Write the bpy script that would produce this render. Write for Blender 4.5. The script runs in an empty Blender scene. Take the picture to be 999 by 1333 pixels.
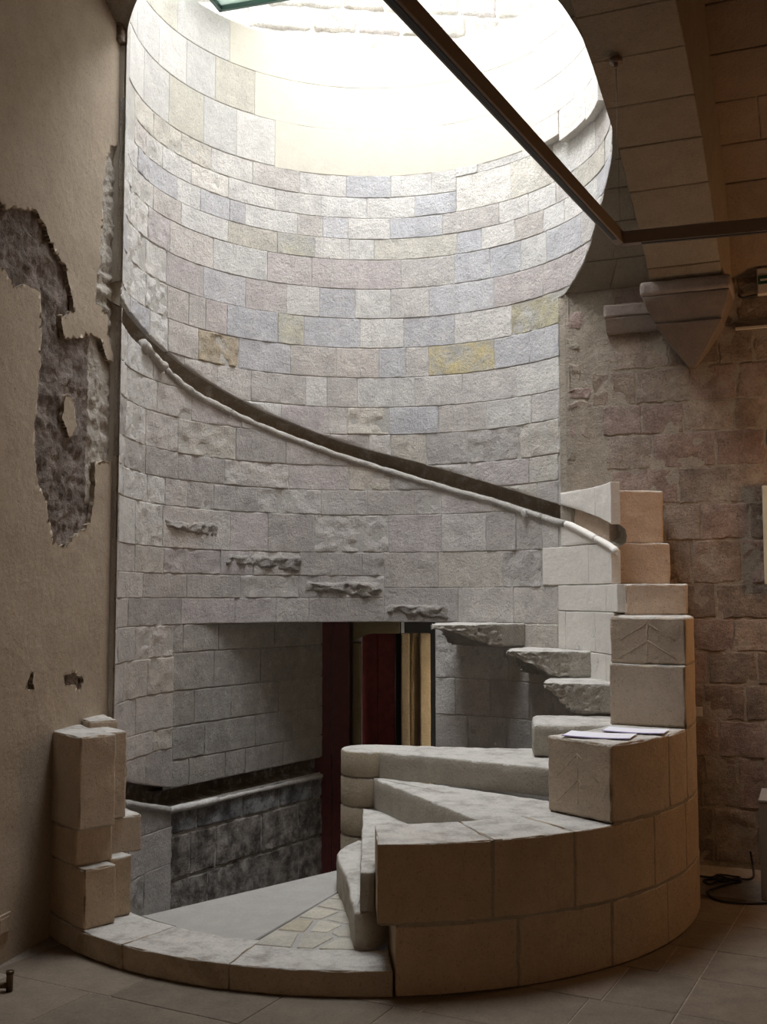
import bpy, math, random
from mathutils import Vector, noise
random.seed(7)
C = bpy.context.scene.collection
S = bpy.context.scene
PI = math.pi

# ------------------------------------------------------------------ camera, world, lights, exposure
F_PX = 1404.6
cam_d = bpy.data.cameras.new('camera')
cam_d.sensor_fit = 'VERTICAL'
cam_d.sensor_height = 24.0
cam_d.lens = 24.0 * F_PX / 1333.0
cam_d.clip_start = 0.02
cam = bpy.data.objects.new('camera', cam_d)
cam.location = (0, 0, 1.55)
cam.rotation_euler = (PI / 2 + 0.0781, 0, 0)
C.objects.link(cam)
S.camera = cam

w = bpy.data.worlds.new('overcast_sky')
S.world = w
w.use_nodes = True
bg = w.node_tree.nodes['Background']
bg.inputs[0].default_value = (0.93, 0.955, 1.0, 1)
bg.inputs[1].default_value = 19.5

S.view_settings.view_transform = 'Standard'
S.view_settings.look = 'None'
S.view_settings.gamma = 1.0
S.view_settings.use_curve_mapping = False
S.view_settings.exposure = 0.0


def area_light(name, loc, aim, size, size_y, power, color, portal=False):
    d = bpy.data.lights.new(name, 'AREA')
    d.shape = 'RECTANGLE'
    d.size = size
    d.size_y = size_y
    d.energy = power
    d.color = color
    if portal:
        d.cycles.is_portal = True
    o = bpy.data.objects.new(name, d)
    C.objects.link(o)
    o.location = loc
    v = Vector(aim) - Vector(loc)
    o.rotation_euler = v.to_track_quat('-Z', 'Y').to_euler()
    return o


def point_light(name, loc, power, color, radius=0.08):
    d = bpy.data.lights.new(name, 'POINT')
    d.energy = power
    d.color = color
    d.shadow_soft_size = radius
    o = bpy.data.objects.new(name, d)
    C.objects.link(o)
    o.location = loc
    return o


def sun_light(name, direction, strength, angle, color):
    d = bpy.data.lights.new(name, 'SUN')
    d.energy = strength
    d.angle = angle
    d.color = color
    o = bpy.data.objects.new(name, d)
    C.objects.link(o)
    o.rotation_euler = Vector(direction).to_track_quat('-Z', 'Y').to_euler()
    o.location = (0, 5, 9)
    return o


# portal over the open top of the stairwell: guides the sky light in
area_light('skylight_portal', (-0.35, 5.85, 7.55), (-0.35, 5.85, 0), 2.7, 2.9, 1, (1, 1, 1), portal=True)
sun_light('veiled_sun', (0.62, 0.70, -0.75), 2.4, math.radians(50), (1.0, 0.97, 0.92))
area_light('front_fill_light', (0.8, -1.7, 1.7), (0.3, 5.0, 0.2), 2.2, 1.6, 12, (1.0, 0.63, 0.38))  # added warm fill for the room; no window is built here
point_light('gallery_lamp', (3.0, 5.5, 2.1), 30, (1.0, 0.56, 0.27), 0.12)

point_light('lower_hall_lamp', (.66, 8.05, .8), 1.6, (1.0, .80, .55), .06)

# ------------------------------------------------------------------ constants measured from the place
CX, CY, RI, RO = -0.0858, 6.06, 1.376, 1.75          # axis and radii of the round stairwell
AL = 0.384                                           # the back wall runs at 22 degrees
P0 = Vector((1.12, 6.70))
EB = Vector((math.cos(AL), -math.sin(AL)))           # along the back wall
NB = Vector((-math.sin(AL), -math.cos(AL)))          # out of the back wall, into the room
PL = Vector((-1.62, 4.70))
DL = Vector((0.2294, 0.9733))                        # along the left wall
NL = Vector((0.9733, -0.2294))
RIM = 5.46


def lerp_tab(tab, x):
    if x <= tab[0][0]:
        return tab[0][1]
    for (a, b), (c, d) in zip(tab, tab[1:]):
        if x <= c:
            return b + (d - b) * (x - a) / (c - a)
    return tab[-1][1]


VAULT = [(0, 3.45), (.17, 3.59), (.3, 3.76), (.46, 3.92), (.8, 4.06), (1.15, 4.17), (1.36, 4.30), (1.62, 4.44), (2.2, 4.65), (3, 4.80), (4.3, 4.9)]
RIBP = [(0, 3.375), (.255, 3.385), (.30, 3.43), (.42, 3.51), (.6, 3.585), (.9, 3.68), (1.3, 3.82), (1.9, 3.93), (2.5, 3.99), (3.2, 4.02), (4.3, 4.03)]
RAIL = [(-3.5, 1.815), (13.4, 1.91), (26.5, 2.013), (32.8, 2.046), (45, 2.133), (54.1, 2.207), (66, 2.288), (77.4, 2.378), (88.5, 2.461), (99.7, 2.544), (110.9, 2.63), (122.6, 2.715), (132.5, 2.785), (145.5, 2.87), (158, 2.98), (162, 3.02), (169, 3.06), (178, 3.085), (190, 3.10)]
GROOVE = [(-1.9, 1.937), (13.2, 2.024), (31.5, 2.132), (40.7, 2.197), (54.1, 2.299), (66, 2.393), (77.4, 2.478), (90.8, 2.563), (100.6, 2.635), (113.3, 2.738), (122.7, 2.81), (136.7, 2.925), (146.8, 3.0), (159, 3.09), (171.8, 3.165), (179, 3.19), (190, 3.2)]


def vault_z(d):
    if d > 4.3:
        d = 8.6 - d
    return lerp_tab(VAULT, d)


def sd(x, y):
    q = Vector((x, y)) - P0
    return q.dot(EB), q.dot(NB)


def cyl(r, th, z):
    t = math.radians(th)
    return Vector((CX + r * math.cos(t), CY + r * math.sin(t), z))


def cut_z(th):
    p = cyl(RI, th, 0)
    s, d = sd(p.x, p.y)
    return vault_z(d) if d > 0 else 3.45


# ------------------------------------------------------------------ materials
def nodes(name):
    m = bpy.data.materials.new(name)
    m.use_nodes = True
    nt = m.node_tree
    for n in list(nt.nodes):
        nt.nodes.remove(n)
    out = nt.nodes.new('ShaderNodeOutputMaterial')
    b = nt.nodes.new('ShaderNodeBsdfPrincipled')
    nt.links.new(b.outputs[0], out.inputs[0])
    return m, nt, b


def N(nt, kind, **kw):
    n = nt.nodes.new(kind)
    for k, v in kw.items():
        setattr(n, k, v)
    return n


def noise_tex(nt, coord, scale, detail=4, rough=0.6):
    n = N(nt, 'ShaderNodeTexNoise')
    n.inputs['Scale'].default_value = scale
    n.inputs['Detail'].default_value = detail
    n.inputs['Roughness'].default_value = rough
    nt.links.new(coord, n.inputs['Vector'])
    return n.outputs['Fac']


def ramp(nt, fac, stops):
    r = N(nt, 'ShaderNodeValToRGB')
    e = r.color_ramp.elements
    e[0].position, e[0].color = stops[0][0], (*stops[0][1], 1)
    e[1].position, e[1].color = stops[-1][0], (*stops[-1][1], 1)
    for p, c in stops[1:-1]:
        x = e.new(p)
        x.color = (*c, 1)
    nt.links.new(fac, r.inputs[0])
    return r.outputs[0]


def mul(nt, a, b, fac=1.0, mode='MULTIPLY'):
    n = N(nt, 'ShaderNodeMix', data_type='RGBA', blend_type=mode)
    n.inputs[0].default_value = fac
    for s, x in ((n.inputs[6], a), (n.inputs[7], b)):
        if hasattr(x, 'links'):
            nt.links.new(x, s)
        else:
            s.default_value = (*x, 1)
    return n.outputs[2]


def stone_material(name, mottling, pits, bump, rough=0.92, color=None, stain=None, fine=220, patchy=None, smear=None):
    m, nt, b = nodes(name)
    tc = N(nt, 'ShaderNodeTexCoord').outputs['Object']
    if color is None:
        base = N(nt, 'ShaderNodeObjectInfo').outputs['Color']
    else:
        base = color
    if patchy:
        mx = N(nt, 'ShaderNodeMix', data_type='RGBA')
        nt.links.new(ramp(nt, noise_tex(nt, tc, 6, 6, .7), [(.42, (0, 0, 0)), (.62, (1, 1, 1))]), mx.inputs[0])
        nt.links.new(base, mx.inputs[6])
        mx.inputs[7].default_value = (*patchy, 1)
        base = mx.outputs[2]
    if smear:
        mx = N(nt, 'ShaderNodeMix', data_type='RGBA')
        nt.links.new(ramp(nt, noise_tex(nt, tc, 13, 7, .75), [(.50, (0, 0, 0)), (.70, (.65, .65, .65))]), mx.inputs[0])
        nt.links.new(base, mx.inputs[6])
        mx.inputs[7].default_value = (*smear, 1)
        base = mx.outputs[2]
    lo, hi = 1 - mottling, 1 + mottling
    c = mul(nt, base, ramp(nt, noise_tex(nt, tc, 9, 5, .65), [(.3, (lo, lo, lo)), (.7, (hi, hi, hi * .98))]))
    c = mul(nt, c, ramp(nt, noise_tex(nt, tc, 70, 4, .7), [(.3, (lo, lo, lo)), (.65, (1.04, 1.04, 1.04))]))
    if pits > 0:
        k = 1 - pits
        c = mul(nt, c, ramp(nt, noise_tex(nt, tc, 120, 2, .5), [(.30, (k, k * .95, k * .9)), (.40, (1, 1, 1))]))
    if stain:
        c = mul(nt, c, ramp(nt, noise_tex(nt, tc, stain[0], 6, .7), [(stain[1], stain[3]), (stain[2], (1, 1, 1))]))
    nt.links.new(c, b.inputs['Base Color'])
    b.inputs['Roughness'].default_value = rough
    b.inputs['Specular IOR Level'].default_value = 0.15
    h1 = noise_tex(nt, tc, 32, 6, .7)
    h2 = noise_tex(nt, tc, fine, 3, .6)
    add = N(nt, 'ShaderNodeMath', operation='MULTIPLY_ADD')
    nt.links.new(h2, add.inputs[0])
    add.inputs[1].default_value = 0.35
    nt.links.new(h1, add.inputs[2])
    bp = N(nt, 'ShaderNodeBump')
    bp.inputs['Strength'].default_value = bump
    bp.inputs['Distance'].default_value = 0.02
    nt.links.new(add.outputs[0], bp.inputs['Height'])
    nt.links.new(bp.outputs[0], b.inputs['Normal'])
    return m


def plain(name, color, rough=0.5, metal=0.0, var=0.06):
    m, nt, b = nodes(name)
    tc = N(nt, 'ShaderNodeTexCoord').outputs['Object']
    c = mul(nt, color, ramp(nt, noise_tex(nt, tc, 25, 3), [(.3, (1 - var,) * 3), (.7, (1 + var,) * 3)]))
    nt.links.new(c, b.inputs['Base Color'])
    b.inputs['Roughness'].default_value = rough
    b.inputs['Metallic'].default_value = metal
    return m


OLD = stone_material('weathered_limestone', .15, .38, .8, smear=(.62, .605, .58))
YELLOWED = stone_material('yellow_stained_limestone', .15, .38, .8, patchy=(.50, .49, .47))
CUT = stone_material('tooled_limestone', .10, .25, .65, fine=260)
NEW = stone_material('fresh_limestone', .05, .12, .30)
ROOM = stone_material('rough_wall_stone', .28, .45, .95, stain=(3.0, .35, .55, (.72, .65, .60)))
MORTAR = stone_material('lime_mortar', .12, .2, .5, color=(.50, .485, .455))
MORTAR_ROOM = stone_material('wall_mortar', .16, .3, .8, color=(.38, .33, .27))
DRESSED = stone_material('dressed_stone', .12, .2, .4)
PLASTER = stone_material('wall_plaster', .06, .3, .30, color=(.45, .38, .30), stain=(1.3, .30, .60, (.88, .85, .82)))
WELL_PLASTER = stone_material('pale_render', .05, .0, .12, color=(.58, .545, .47))
RUBBLE = stone_material('exposed_rubble', .30, .5, 1.0, color=(.34, .29, .26), stain=(7, .36, .60, (.62, .58, .56)))
RUBBLE_LIT = stone_material('lit_rubble', .2, .35, .9, color=(.56, .52, .46))
MORTAR_WARM = stone_material('warm_mortar', .10, .2, .5, color=(.36, .31, .25))
FLOOR = stone_material('flagstone', .16, .25, .25, rough=.75)
SOILED = stone_material('soiled_limestone', .25, .4, .9, stain=(9, .40, .60, (.40, .38, .37)))
CEMENT = stone_material('smooth_cement', .07, .1, .15, color=(.375, .36, .335))
CUT_DUSTY = stone_material('dusty_limestone', .10, .25, .45, stain=(5, .30, .52, (.62, .58, .55)))
BROKEN = stone_material('broken_stone', .20, .45, 1.0)
METAL = plain('track_metal', (.20, .15, .115), .5, .0)
BLACK = plain('black_rubber', (.012, .012, .014), .5)
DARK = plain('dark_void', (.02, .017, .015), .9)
RED = plain('red_paint', (.24, .03, .032), .5, var=.25)
REDDARK = plain('dark_red_paint', (.10, .020, .018), .55, var=.25)
WHITE = plain('white_plastic', (.55, .50, .42), .5)
GREEN = plain('green_label', (.01, .06, .035), .5)
PAPERM = plain('paper', (.78, .78, .84), .6, var=.02)
INKM = plain('violet_print', (.22, .16, .42), .6)
PLINTH = plain('grey_plinth_paint', (.30, .285, .26), .6)
PALEPANEL = plain('pale_panel', (.62, .62, .52), .5)
BRONZE = plain('dull_brass', (.10, .065, .035), .4, .6)
FRAME = plain('dark_green_frame', (.015, .05, .035), .35)


def glass_material():
    m, nt, b = nodes('skylight_glass')
    b.inputs['Base Color'].default_value = (.80, .93, .88, 1)
    b.inputs['Roughness'].default_value = 0.15
    b.inputs['Transmission Weight'].default_value = 0.6
    return m


GLASS = glass_material()


# ------------------------------------------------------------------ mesh helpers
def srgb(r, g, b):
    f = lambda c: (c / 255 / 12.92) if c / 255 <= .04045 else ((c / 255 + .055) / 1.055) ** 2.4
    return (f(r), f(g), f(b), 1)


def obj(name, verts, faces, mat, parent=None, color=None, smooth=True):
    off = Vector((0, 0, 0))
    p = parent
    while p is not None:
        off = off + p.location
        p = p.parent
    me = bpy.data.meshes.new(name)
    me.from_pydata([tuple(v - off) for v in verts], [], faces)
    me.materials.append(mat)
    if smooth:
        me.polygons.foreach_set('use_smooth', [True] * len(me.polygons))
    me.update()
    o = bpy.data.objects.new(name, me)
    C.objects.link(o)
    if parent is not None:
        o.parent = parent
    if color is not None:
        o.color = color
    return o


def thing(name, label, cat, loc, group=None):
    o = bpy.data.objects.new(name, None)
    o.empty_display_size = .1
    C.objects.link(o)
    o.location = loc
    o['label'] = label
    o['category'] = cat
    if group:
        o['group'] = group
    return o


def tag(o, label, cat, group=None):
    o['label'] = label
    o['category'] = cat
    if group:
        o['group'] = group
    return o


def structure(o, label=None):
    o['kind'] = 'structure'
    if label:
        o['label'] = label
    return o


def fbm(p, k=1.0):
    return noise.noise(p * k) + .5 * noise.noise(p * (2.1 * k)) + .25 * noise.noise(p * (4.3 * k))


def smooth01(x):
    x = max(0.0, min(1.0, x))
    return x * x * (3 - 2 * x)


def patch(fm, u0, u1, lo, hi, depth=.03, res=.024, amp=.003, bevel=.010, gap=.003, wob=.003, lift=0.0, freq=14, erode=0.0):
    """One stone face on a surface: fm(u, v, h) -> point, h out of the wall; lo/hi are heights or functions of u.
    The rim is chamfered, wobbly and returns into the wall. Returns (verts, faces)."""
    flo = lo if callable(lo) else (lambda u: lo)
    fhi = hi if callable(hi) else (lambda u: hi)
    sgn = 1 if u1 > u0 else -1
    n_s = 40
    ok = [i for i in range(n_s + 1) if fhi(u0 + (u1 - u0) * i / n_s) - flo(u0 + (u1 - u0) * i / n_s) > .008]
    if len(ok) < 2:
        return None
    a, b = u0 + (u1 - u0) * ok[0] / n_s, u0 + (u1 - u0) * ok[-1] / n_s
    u0, u1 = a + sgn * gap, b - sgn * gap
    if abs(u1 - u0) < .012:
        return None
    um = (u0 + u1) / 2
    hm = max(fhi(um) - flo(um), fhi(u0) - flo(u0), fhi(u1) - flo(u1))
    nu = max(3, min(60, int(abs(u1 - u0) / res)))
    nv = max(3, min(60, int(hm / res)))
    V, Fc = [], []
    sd_ = random.random() * 50
    # rows cluster near the rim so that the chamfer stays crisp
    def spread(n, L):
        e = min(.16, max(bevel, .001) * .8 / max(L, .02))
        t = [0, e, 2 * e] + [2 * e + (1 - 4 * e) * k / (n - 2) for k in range(1, n - 2)] + [1 - 2 * e, 1 - e, 1]
        return t if n > 3 else [0, e, 2 * e, 1 - 2 * e, 1 - e, 1]
    tu, tv = spread(nu, abs(u1 - u0)), spread(nv, hm)
    nu, nv = len(tu) - 1, len(tv) - 1
    for i, t in enumerate(tu):
        u = u0 + (u1 - u0) * t
        l, h_ = flo(u) + gap, fhi(u) - gap
        for j, q in enumerate(tv):
            v = l + (h_ - l) * q
            p3 = Vector((u * 1.0, v, sd_))
            du = min(abs(u - u0), abs(u - u1))
            dv = min(v - l, h_ - v)
            e = min(du, dv)
            hh = lift + amp * fbm(p3, freq) - bevel * (1 - smooth01(e / max(bevel, 1e-4))) ** 2
            if erode:
                k = fbm(p3, 7.0) - .25
                if k > 0:
                    hh -= erode * min(1.0, k * 2.2) * (1 + .6 * noise.noise(p3 * 45))
            wu = wob * noise.noise(p3 * 22 + Vector((9, 0, 0)))
            wv = wob * noise.noise(p3 * 22 + Vector((0, 7, 0)))
            V.append(fm(u + wu, v + wv, hh))
    idx = lambda i, j: i * (nv + 1) + j
    for i in range(nu):
        for j in range(nv):
            Fc.append((idx(i, j), idx(i + 1, j), idx(i + 1, j + 1), idx(i, j + 1)))
    ring = [idx(i, 0) for i in range(nu + 1)] + [idx(nu, j) for j in range(1, nv + 1)] + [idx(i, nv) for i in range(nu - 1, -1, -1)] + [idx(0, j) for j in range(nv - 1, 0, -1)]
    inv, rim = [], []
    for k in ring:
        rim.append(len(V))
        V.append(V[k].copy())
    for k in ring:
        i, j = divmod(k, nv + 1)
        u = u0 + (u1 - u0) * tu[i]
        l, h_ = flo(u) + gap, fhi(u) - gap
        inv.append(len(V))
        V.append(fm(u, l + (h_ - l) * tv[j], -depth))
    m = len(ring)
    for k in range(m):
        Fc.append((rim[k], inv[k], inv[(k + 1) % m], rim[(k + 1) % m]))
    # outward winding
    f = Fc[(nu // 2) * nv + nv // 2]
    nrm = (V[f[1]] - V[f[0]]).cross(V[f[2]] - V[f[0]])
    c_u, c_v = (u0 + u1) / 2, (flo(um) + fhi(um)) / 2
    if nrm.dot(fm(c_u, c_v, .05) - fm(c_u, c_v, 0)) < 0:
        Fc = [tuple(reversed(x)) for x in Fc]
    return V, Fc


def join(parts):
    V, Fc = [], []
    for p in parts:
        if p is None:
            continue
        b = len(V)
        V += p[0]
        Fc += [tuple(i + b for i in f) for f in p[1]]
    return V, Fc


def axis_steps(lo, hi, r, res):
    L = hi - lo
    r = min(r, L * .3)
    n = max(1, min(40, int((L - 2 * r) / res)))
    q = min(r * .6, (L - 2 * r) * .2)
    return [lo, lo + r * .3, lo + r, lo + r + q] + [lo + r + q + (L - 2 * r - 2 * q) * k / n for k in range(1, n)] + [hi - r - q, hi - r, hi - r * .3, hi]


def block(fm, a, b, c, r=.012, res=.05, amp=.003, freq=12, chip=0.0):
    """A worn solid block: a rounded box in (a, b, c) metres carried into place by fm(a, b, c)."""
    A, B, D = axis_steps(*a, r, res), axis_steps(*b, r, res), axis_steps(*c, r, res)
    na, nb, nc = len(A) - 1, len(B) - 1, len(D) - 1
    ids, V, Fc = {}, [], []
    sd_ = random.random() * 60

    def vid(i, j, k):
        key = (i, j, k)
        if key in ids:
            return ids[key]
        p = [A[i], B[j], D[k]]
        q, dl = [], []
        for x, (lo, hi) in zip(p, (a, b, c)):
            rr = min(r, (hi - lo) * .3)
            y = min(max(x, lo + rr), hi - rr)
            q.append(y)
            dl.append(x - y)
        d = Vector(dl)
        nn = sum(1 for x in dl if abs(x) > 1e-6)
        pv = Vector(p)
        g = amp * fbm(pv + Vector((sd_, 0, 0)), freq)
        if nn >= 2 and chip:
            g -= chip * max(0, fbm(pv + Vector((sd_, 3, 1)), 16))
        if d.length > 1e-9:
            pv = Vector(q) + d.normalized() * (min(r, d.length if nn == 1 else r) + g)
        ids[key] = len(V)
        V.append(fm(*pv))
        return ids[key]
    for j in range(nb):
        for k in range(nc):
            Fc.append((vid(0, j, k), vid(0, j, k + 1), vid(0, j + 1, k + 1), vid(0, j + 1, k)))
            Fc.append((vid(na, j, k), vid(na, j + 1, k), vid(na, j + 1, k + 1), vid(na, j, k + 1)))
    for i in range(na):
        for k in range(nc):
            Fc.append((vid(i, 0, k), vid(i + 1, 0, k), vid(i + 1, 0, k + 1), vid(i, 0, k + 1)))
            Fc.append((vid(i, nb, k), vid(i, nb, k + 1), vid(i + 1, nb, k + 1), vid(i + 1, nb, k)))
    for i in range(na):
        for j in range(nb):
            Fc.append((vid(i, j, 0), vid(i, j + 1, 0), vid(i + 1, j + 1, 0), vid(i + 1, j, 0)))
            Fc.append((vid(i, j, nc), vid(i + 1, j, nc), vid(i + 1, j + 1, nc), vid(i, j + 1, nc)))
    # consistent winding for mirrored maps
    o = fm((a[0] + a[1]) / 2, (b[0] + b[1]) / 2, (c[0] + c[1]) / 2)
    jac = (fm((a[0] + a[1]) / 2 + .01, (b[0] + b[1]) / 2, (c[0] + c[1]) / 2) - o).cross(fm((a[0] + a[1]) / 2, (b[0] + b[1]) / 2 + .01, (c[0] + c[1]) / 2) - o).dot(fm((a[0] + a[1]) / 2, (b[0] + b[1]) / 2, (c[0] + c[1]) / 2 + .01) - o)
    if jac < 0:
        Fc = [tuple(reversed(x)) for x in Fc]
    return V, Fc


def box(x0, x1, y0, y1, z0, z1, r=.004, res=1.0, amp=0.0):
    return block(lambda a, b, c: Vector((a, b, c)), (x0, x1), (y0, y1), (z0, z1), r, res, amp)


def polar_block(th0, th1, r0, r1, z0, z1, rnd=.014, res=.05, amp=.003, chip=.006, tilt=0.0):
    """A block of the ring wall. tilt turns the th1 end face (degrees from inner to outer edge)."""
    rm = (r0 + r1) / 2
    L = math.radians(th1 - th0) * rm

    def fm(a, b, c):
        k = (b - r0) / (r1 - r0)
        th = th0 + (th1 - th0) * a / L
        th += tilt * (k - .5) * (a / L if tilt else 0)
        return cyl(b, th, c)
    return block(fm, (0, L), (r0, r1), (z0, z1), rnd, res, amp, 12, chip)


def tube(path, radius, seg=8, caps=True, wob=0.0):
    V, Fc = [], []
    n = len(path)
    for i, p in enumerate(path):
        t = (path[min(i + 1, n - 1)] - path[max(i - 1, 0)]).normalized()
        up = Vector((0, 0, 1)) if abs(t.z) < .9 else Vector((1, 0, 0))
        s = t.cross(up).normalized()
        q = s.cross(t)
        rr = radius(i) if callable(radius) else radius
        for k in range(seg):
            an = 2 * PI * k / seg
            d = s * math.cos(an) + q * math.sin(an)
            r2 = rr + (wob * fbm(p + d * rr, 18) if wob else 0)
            V.append(p + d * r2)
    for i in range(n - 1):
        for k in range(seg):
            k2 = (k + 1) % seg
            Fc.append((i * seg + k, i * seg + k2, (i + 1) * seg + k2, (i + 1) * seg + k))
    if caps:
        Fc.append(tuple(range(seg))[::-1])
        Fc.append(tuple((n - 1) * seg + k for k in range(seg)))
    return V, Fc


def spline(pts, n=8):
    out = []
    P = [pts[0]] + list(pts) + [pts[-1]]
    for i in range(1, len(P) - 2):
        p0, p1, p2, p3 = P[i - 1], P[i], P[i + 1], P[i + 2]
        for k in range(n):
            t = k / n
            out.append(.5 * ((2 * p1) + (p2 - p0) * t + (2 * p0 - 5 * p1 + 4 * p2 - p3) * t * t + (3 * p1 - p0 - 3 * p2 + p3) * t ** 3))
    out.append(pts[-1])
    return out


def quad_sheet(fm, us, vs):
    V = [fm(u, v) for u in us for v in vs]
    nv = len(vs)
    Fc = [(i * nv + j, (i + 1) * nv + j, (i + 1) * nv + j + 1, i * nv + j + 1) for i in range(len(us) - 1) for j in range(nv - 1)]
    return V, Fc


def rng(a, b, n):
    return [a + (b - a) * i / n for i in range(n + 1)]


def jit(c, k=.07):
    f = 1 + random.uniform(-k, k)
    h = random.uniform(-k * .15, k * .15)
    return (c[0] * f * (1 + h), c[1] * f, c[2] * f * (1 - h), 1)


# ------------------------------------------------------------------ the round stairwell: mortar core
def inner(u, v, h):                     # u metres along the drum, v height, h out of the wall (towards the axis)
    return cyl(RI - h, math.degrees(u / RI), v)


def um(th):
    return math.radians(th) * RI


MD = .0045                               # joints lie this deep behind the faces
core = []
ths = rng(-4, 201, 140)
# above the handrail groove
core.append(quad_sheet(lambda t, k: cyl(RI + MD, t, lerp_tab(GROOVE, t) + (RIM - lerp_tab(GROOVE, t)) * k if t > 29.5 else max(cut_z(t), lerp_tab(GROOVE, t)) * (1 - k) + RIM * k), rng(29.6, 201, 130), rng(0, 1, 30)))
# below it, left of the doorway, over the doorway and right of it
low = lambda t: lerp_tab(RAIL, t) - .03
core.append(quad_sheet(lambda t, k: cyl(RI + MD, t, 1.375 + (low(t) - 1.375) * k), rng(28, 201, 120), rng(0, 1, 10)))
def low_rail(t):
    return .262 + .0062 * (t - 151)
def low_groove(t):
    return min(.62, .378 + .0055 * (t - 151))
core.append(quad_sheet(lambda t, k: cyl(RI + MD, t, -1.3 + (low_rail(t) - .01 + 1.3) * k), rng(151, 201, 30), rng(0, 1, 6)))
core.append(quad_sheet(lambda t, k: cyl(RI + MD, t, low_groove(t) + (1.375 - low_groove(t)) * k), rng(151, 201, 30), rng(0, 1, 8)))
core.append(quad_sheet(lambda t, z: cyl(RI + MD, t, z), rng(-12, 71.5, 50), rng(-1.3, 1.375, 12)))
core.append(quad_sheet(lambda t, z: cyl(RI + MD, t, z), rng(198, 350, 50), rng(-1.3, -.004, 4)))
# upper drum that pierces the vault
core.append(quad_sheet(lambda t, z: cyl(RI + .13, t, z), rng(10, 32, 12), rng(1.0, 2.16, 4)))
tt = rng(-160, 29.6, 130)
core.append(quad_sheet(lambda t, k: cyl(RI + MD, t, cut_z(t) * (1 - k) + RIM * k), tt, rng(0, 1, 8)))
# carved groove behind the rail
def groove_pt(t, k):
    g, r = lerp_tab(GROOVE, t), lerp_tab(RAIL, t) - .035
    prof = [(MD + .001, 1.06), (.05, .98), (.082, .82), (.09, .55), (.085, .3), (.06, .18), (MD + .001, .0)]
    d, f = prof[k]
    return cyl(RI + d, t, r + (g - r) * f)
wall_drum = structure(obj('wall_stairwell', *join(core), MORTAR))
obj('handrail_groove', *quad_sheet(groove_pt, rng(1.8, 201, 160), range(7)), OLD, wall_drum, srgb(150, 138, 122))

GREY, BLUE, PINK, PALE, TAN, WARM = srgb(202, 196, 191), srgb(199, 198, 201), srgb(197, 189, 187), srgb(215, 212, 208), srgb(206, 201, 191), srgb(199, 193, 184)
YEL, OLIVE, DIM = srgb(203, 189, 148), srgb(200, 196, 180), srgb(184, 178, 174)
WHITE_ST = srgb(222, 217, 210)


def drum_stone(th0, th1, z0, z1, color, mat=OLD, rough=0.0, lift=0.0, parent=wall_drum):
    """A stone of the drum between two joints; the helical rail, groove and vault cut it where they pass."""
    u0, u1 = um(th1), um(th0)
    pieces = []
    a = .0022 + rough * .009
    kw = dict(res=.024 if rough < .5 else .017, amp=a, bevel=.002 + .005 * rough, gap=random.choice([.0012, .002, .0028]), wob=.003 + .004 * rough, lift=lift, erode=.016 * rough if rough > .4 else 0)
    D = lambda u: math.degrees(u / RI)
    if z0 > 3.3:
        pieces.append(patch(inner, u0, u1, lambda u: max(z0, cut_z(D(u)) if D(u) < 29 else z0), lambda u: z1, **kw))
    else:
        pieces.append(patch(inner, u0, u1, lambda u: max(z0, lerp_tab(GROOVE, D(u))), lambda u: z1, **kw))
        pieces.append(patch(inner, u0, u1, lambda u: z0, lambda u: min(z1, lerp_tab(RAIL, D(u)) - .032), **kw))
    V, Fc = join(pieces)
    if V:
        return obj('stone', V, Fc, mat, parent, color)


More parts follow.
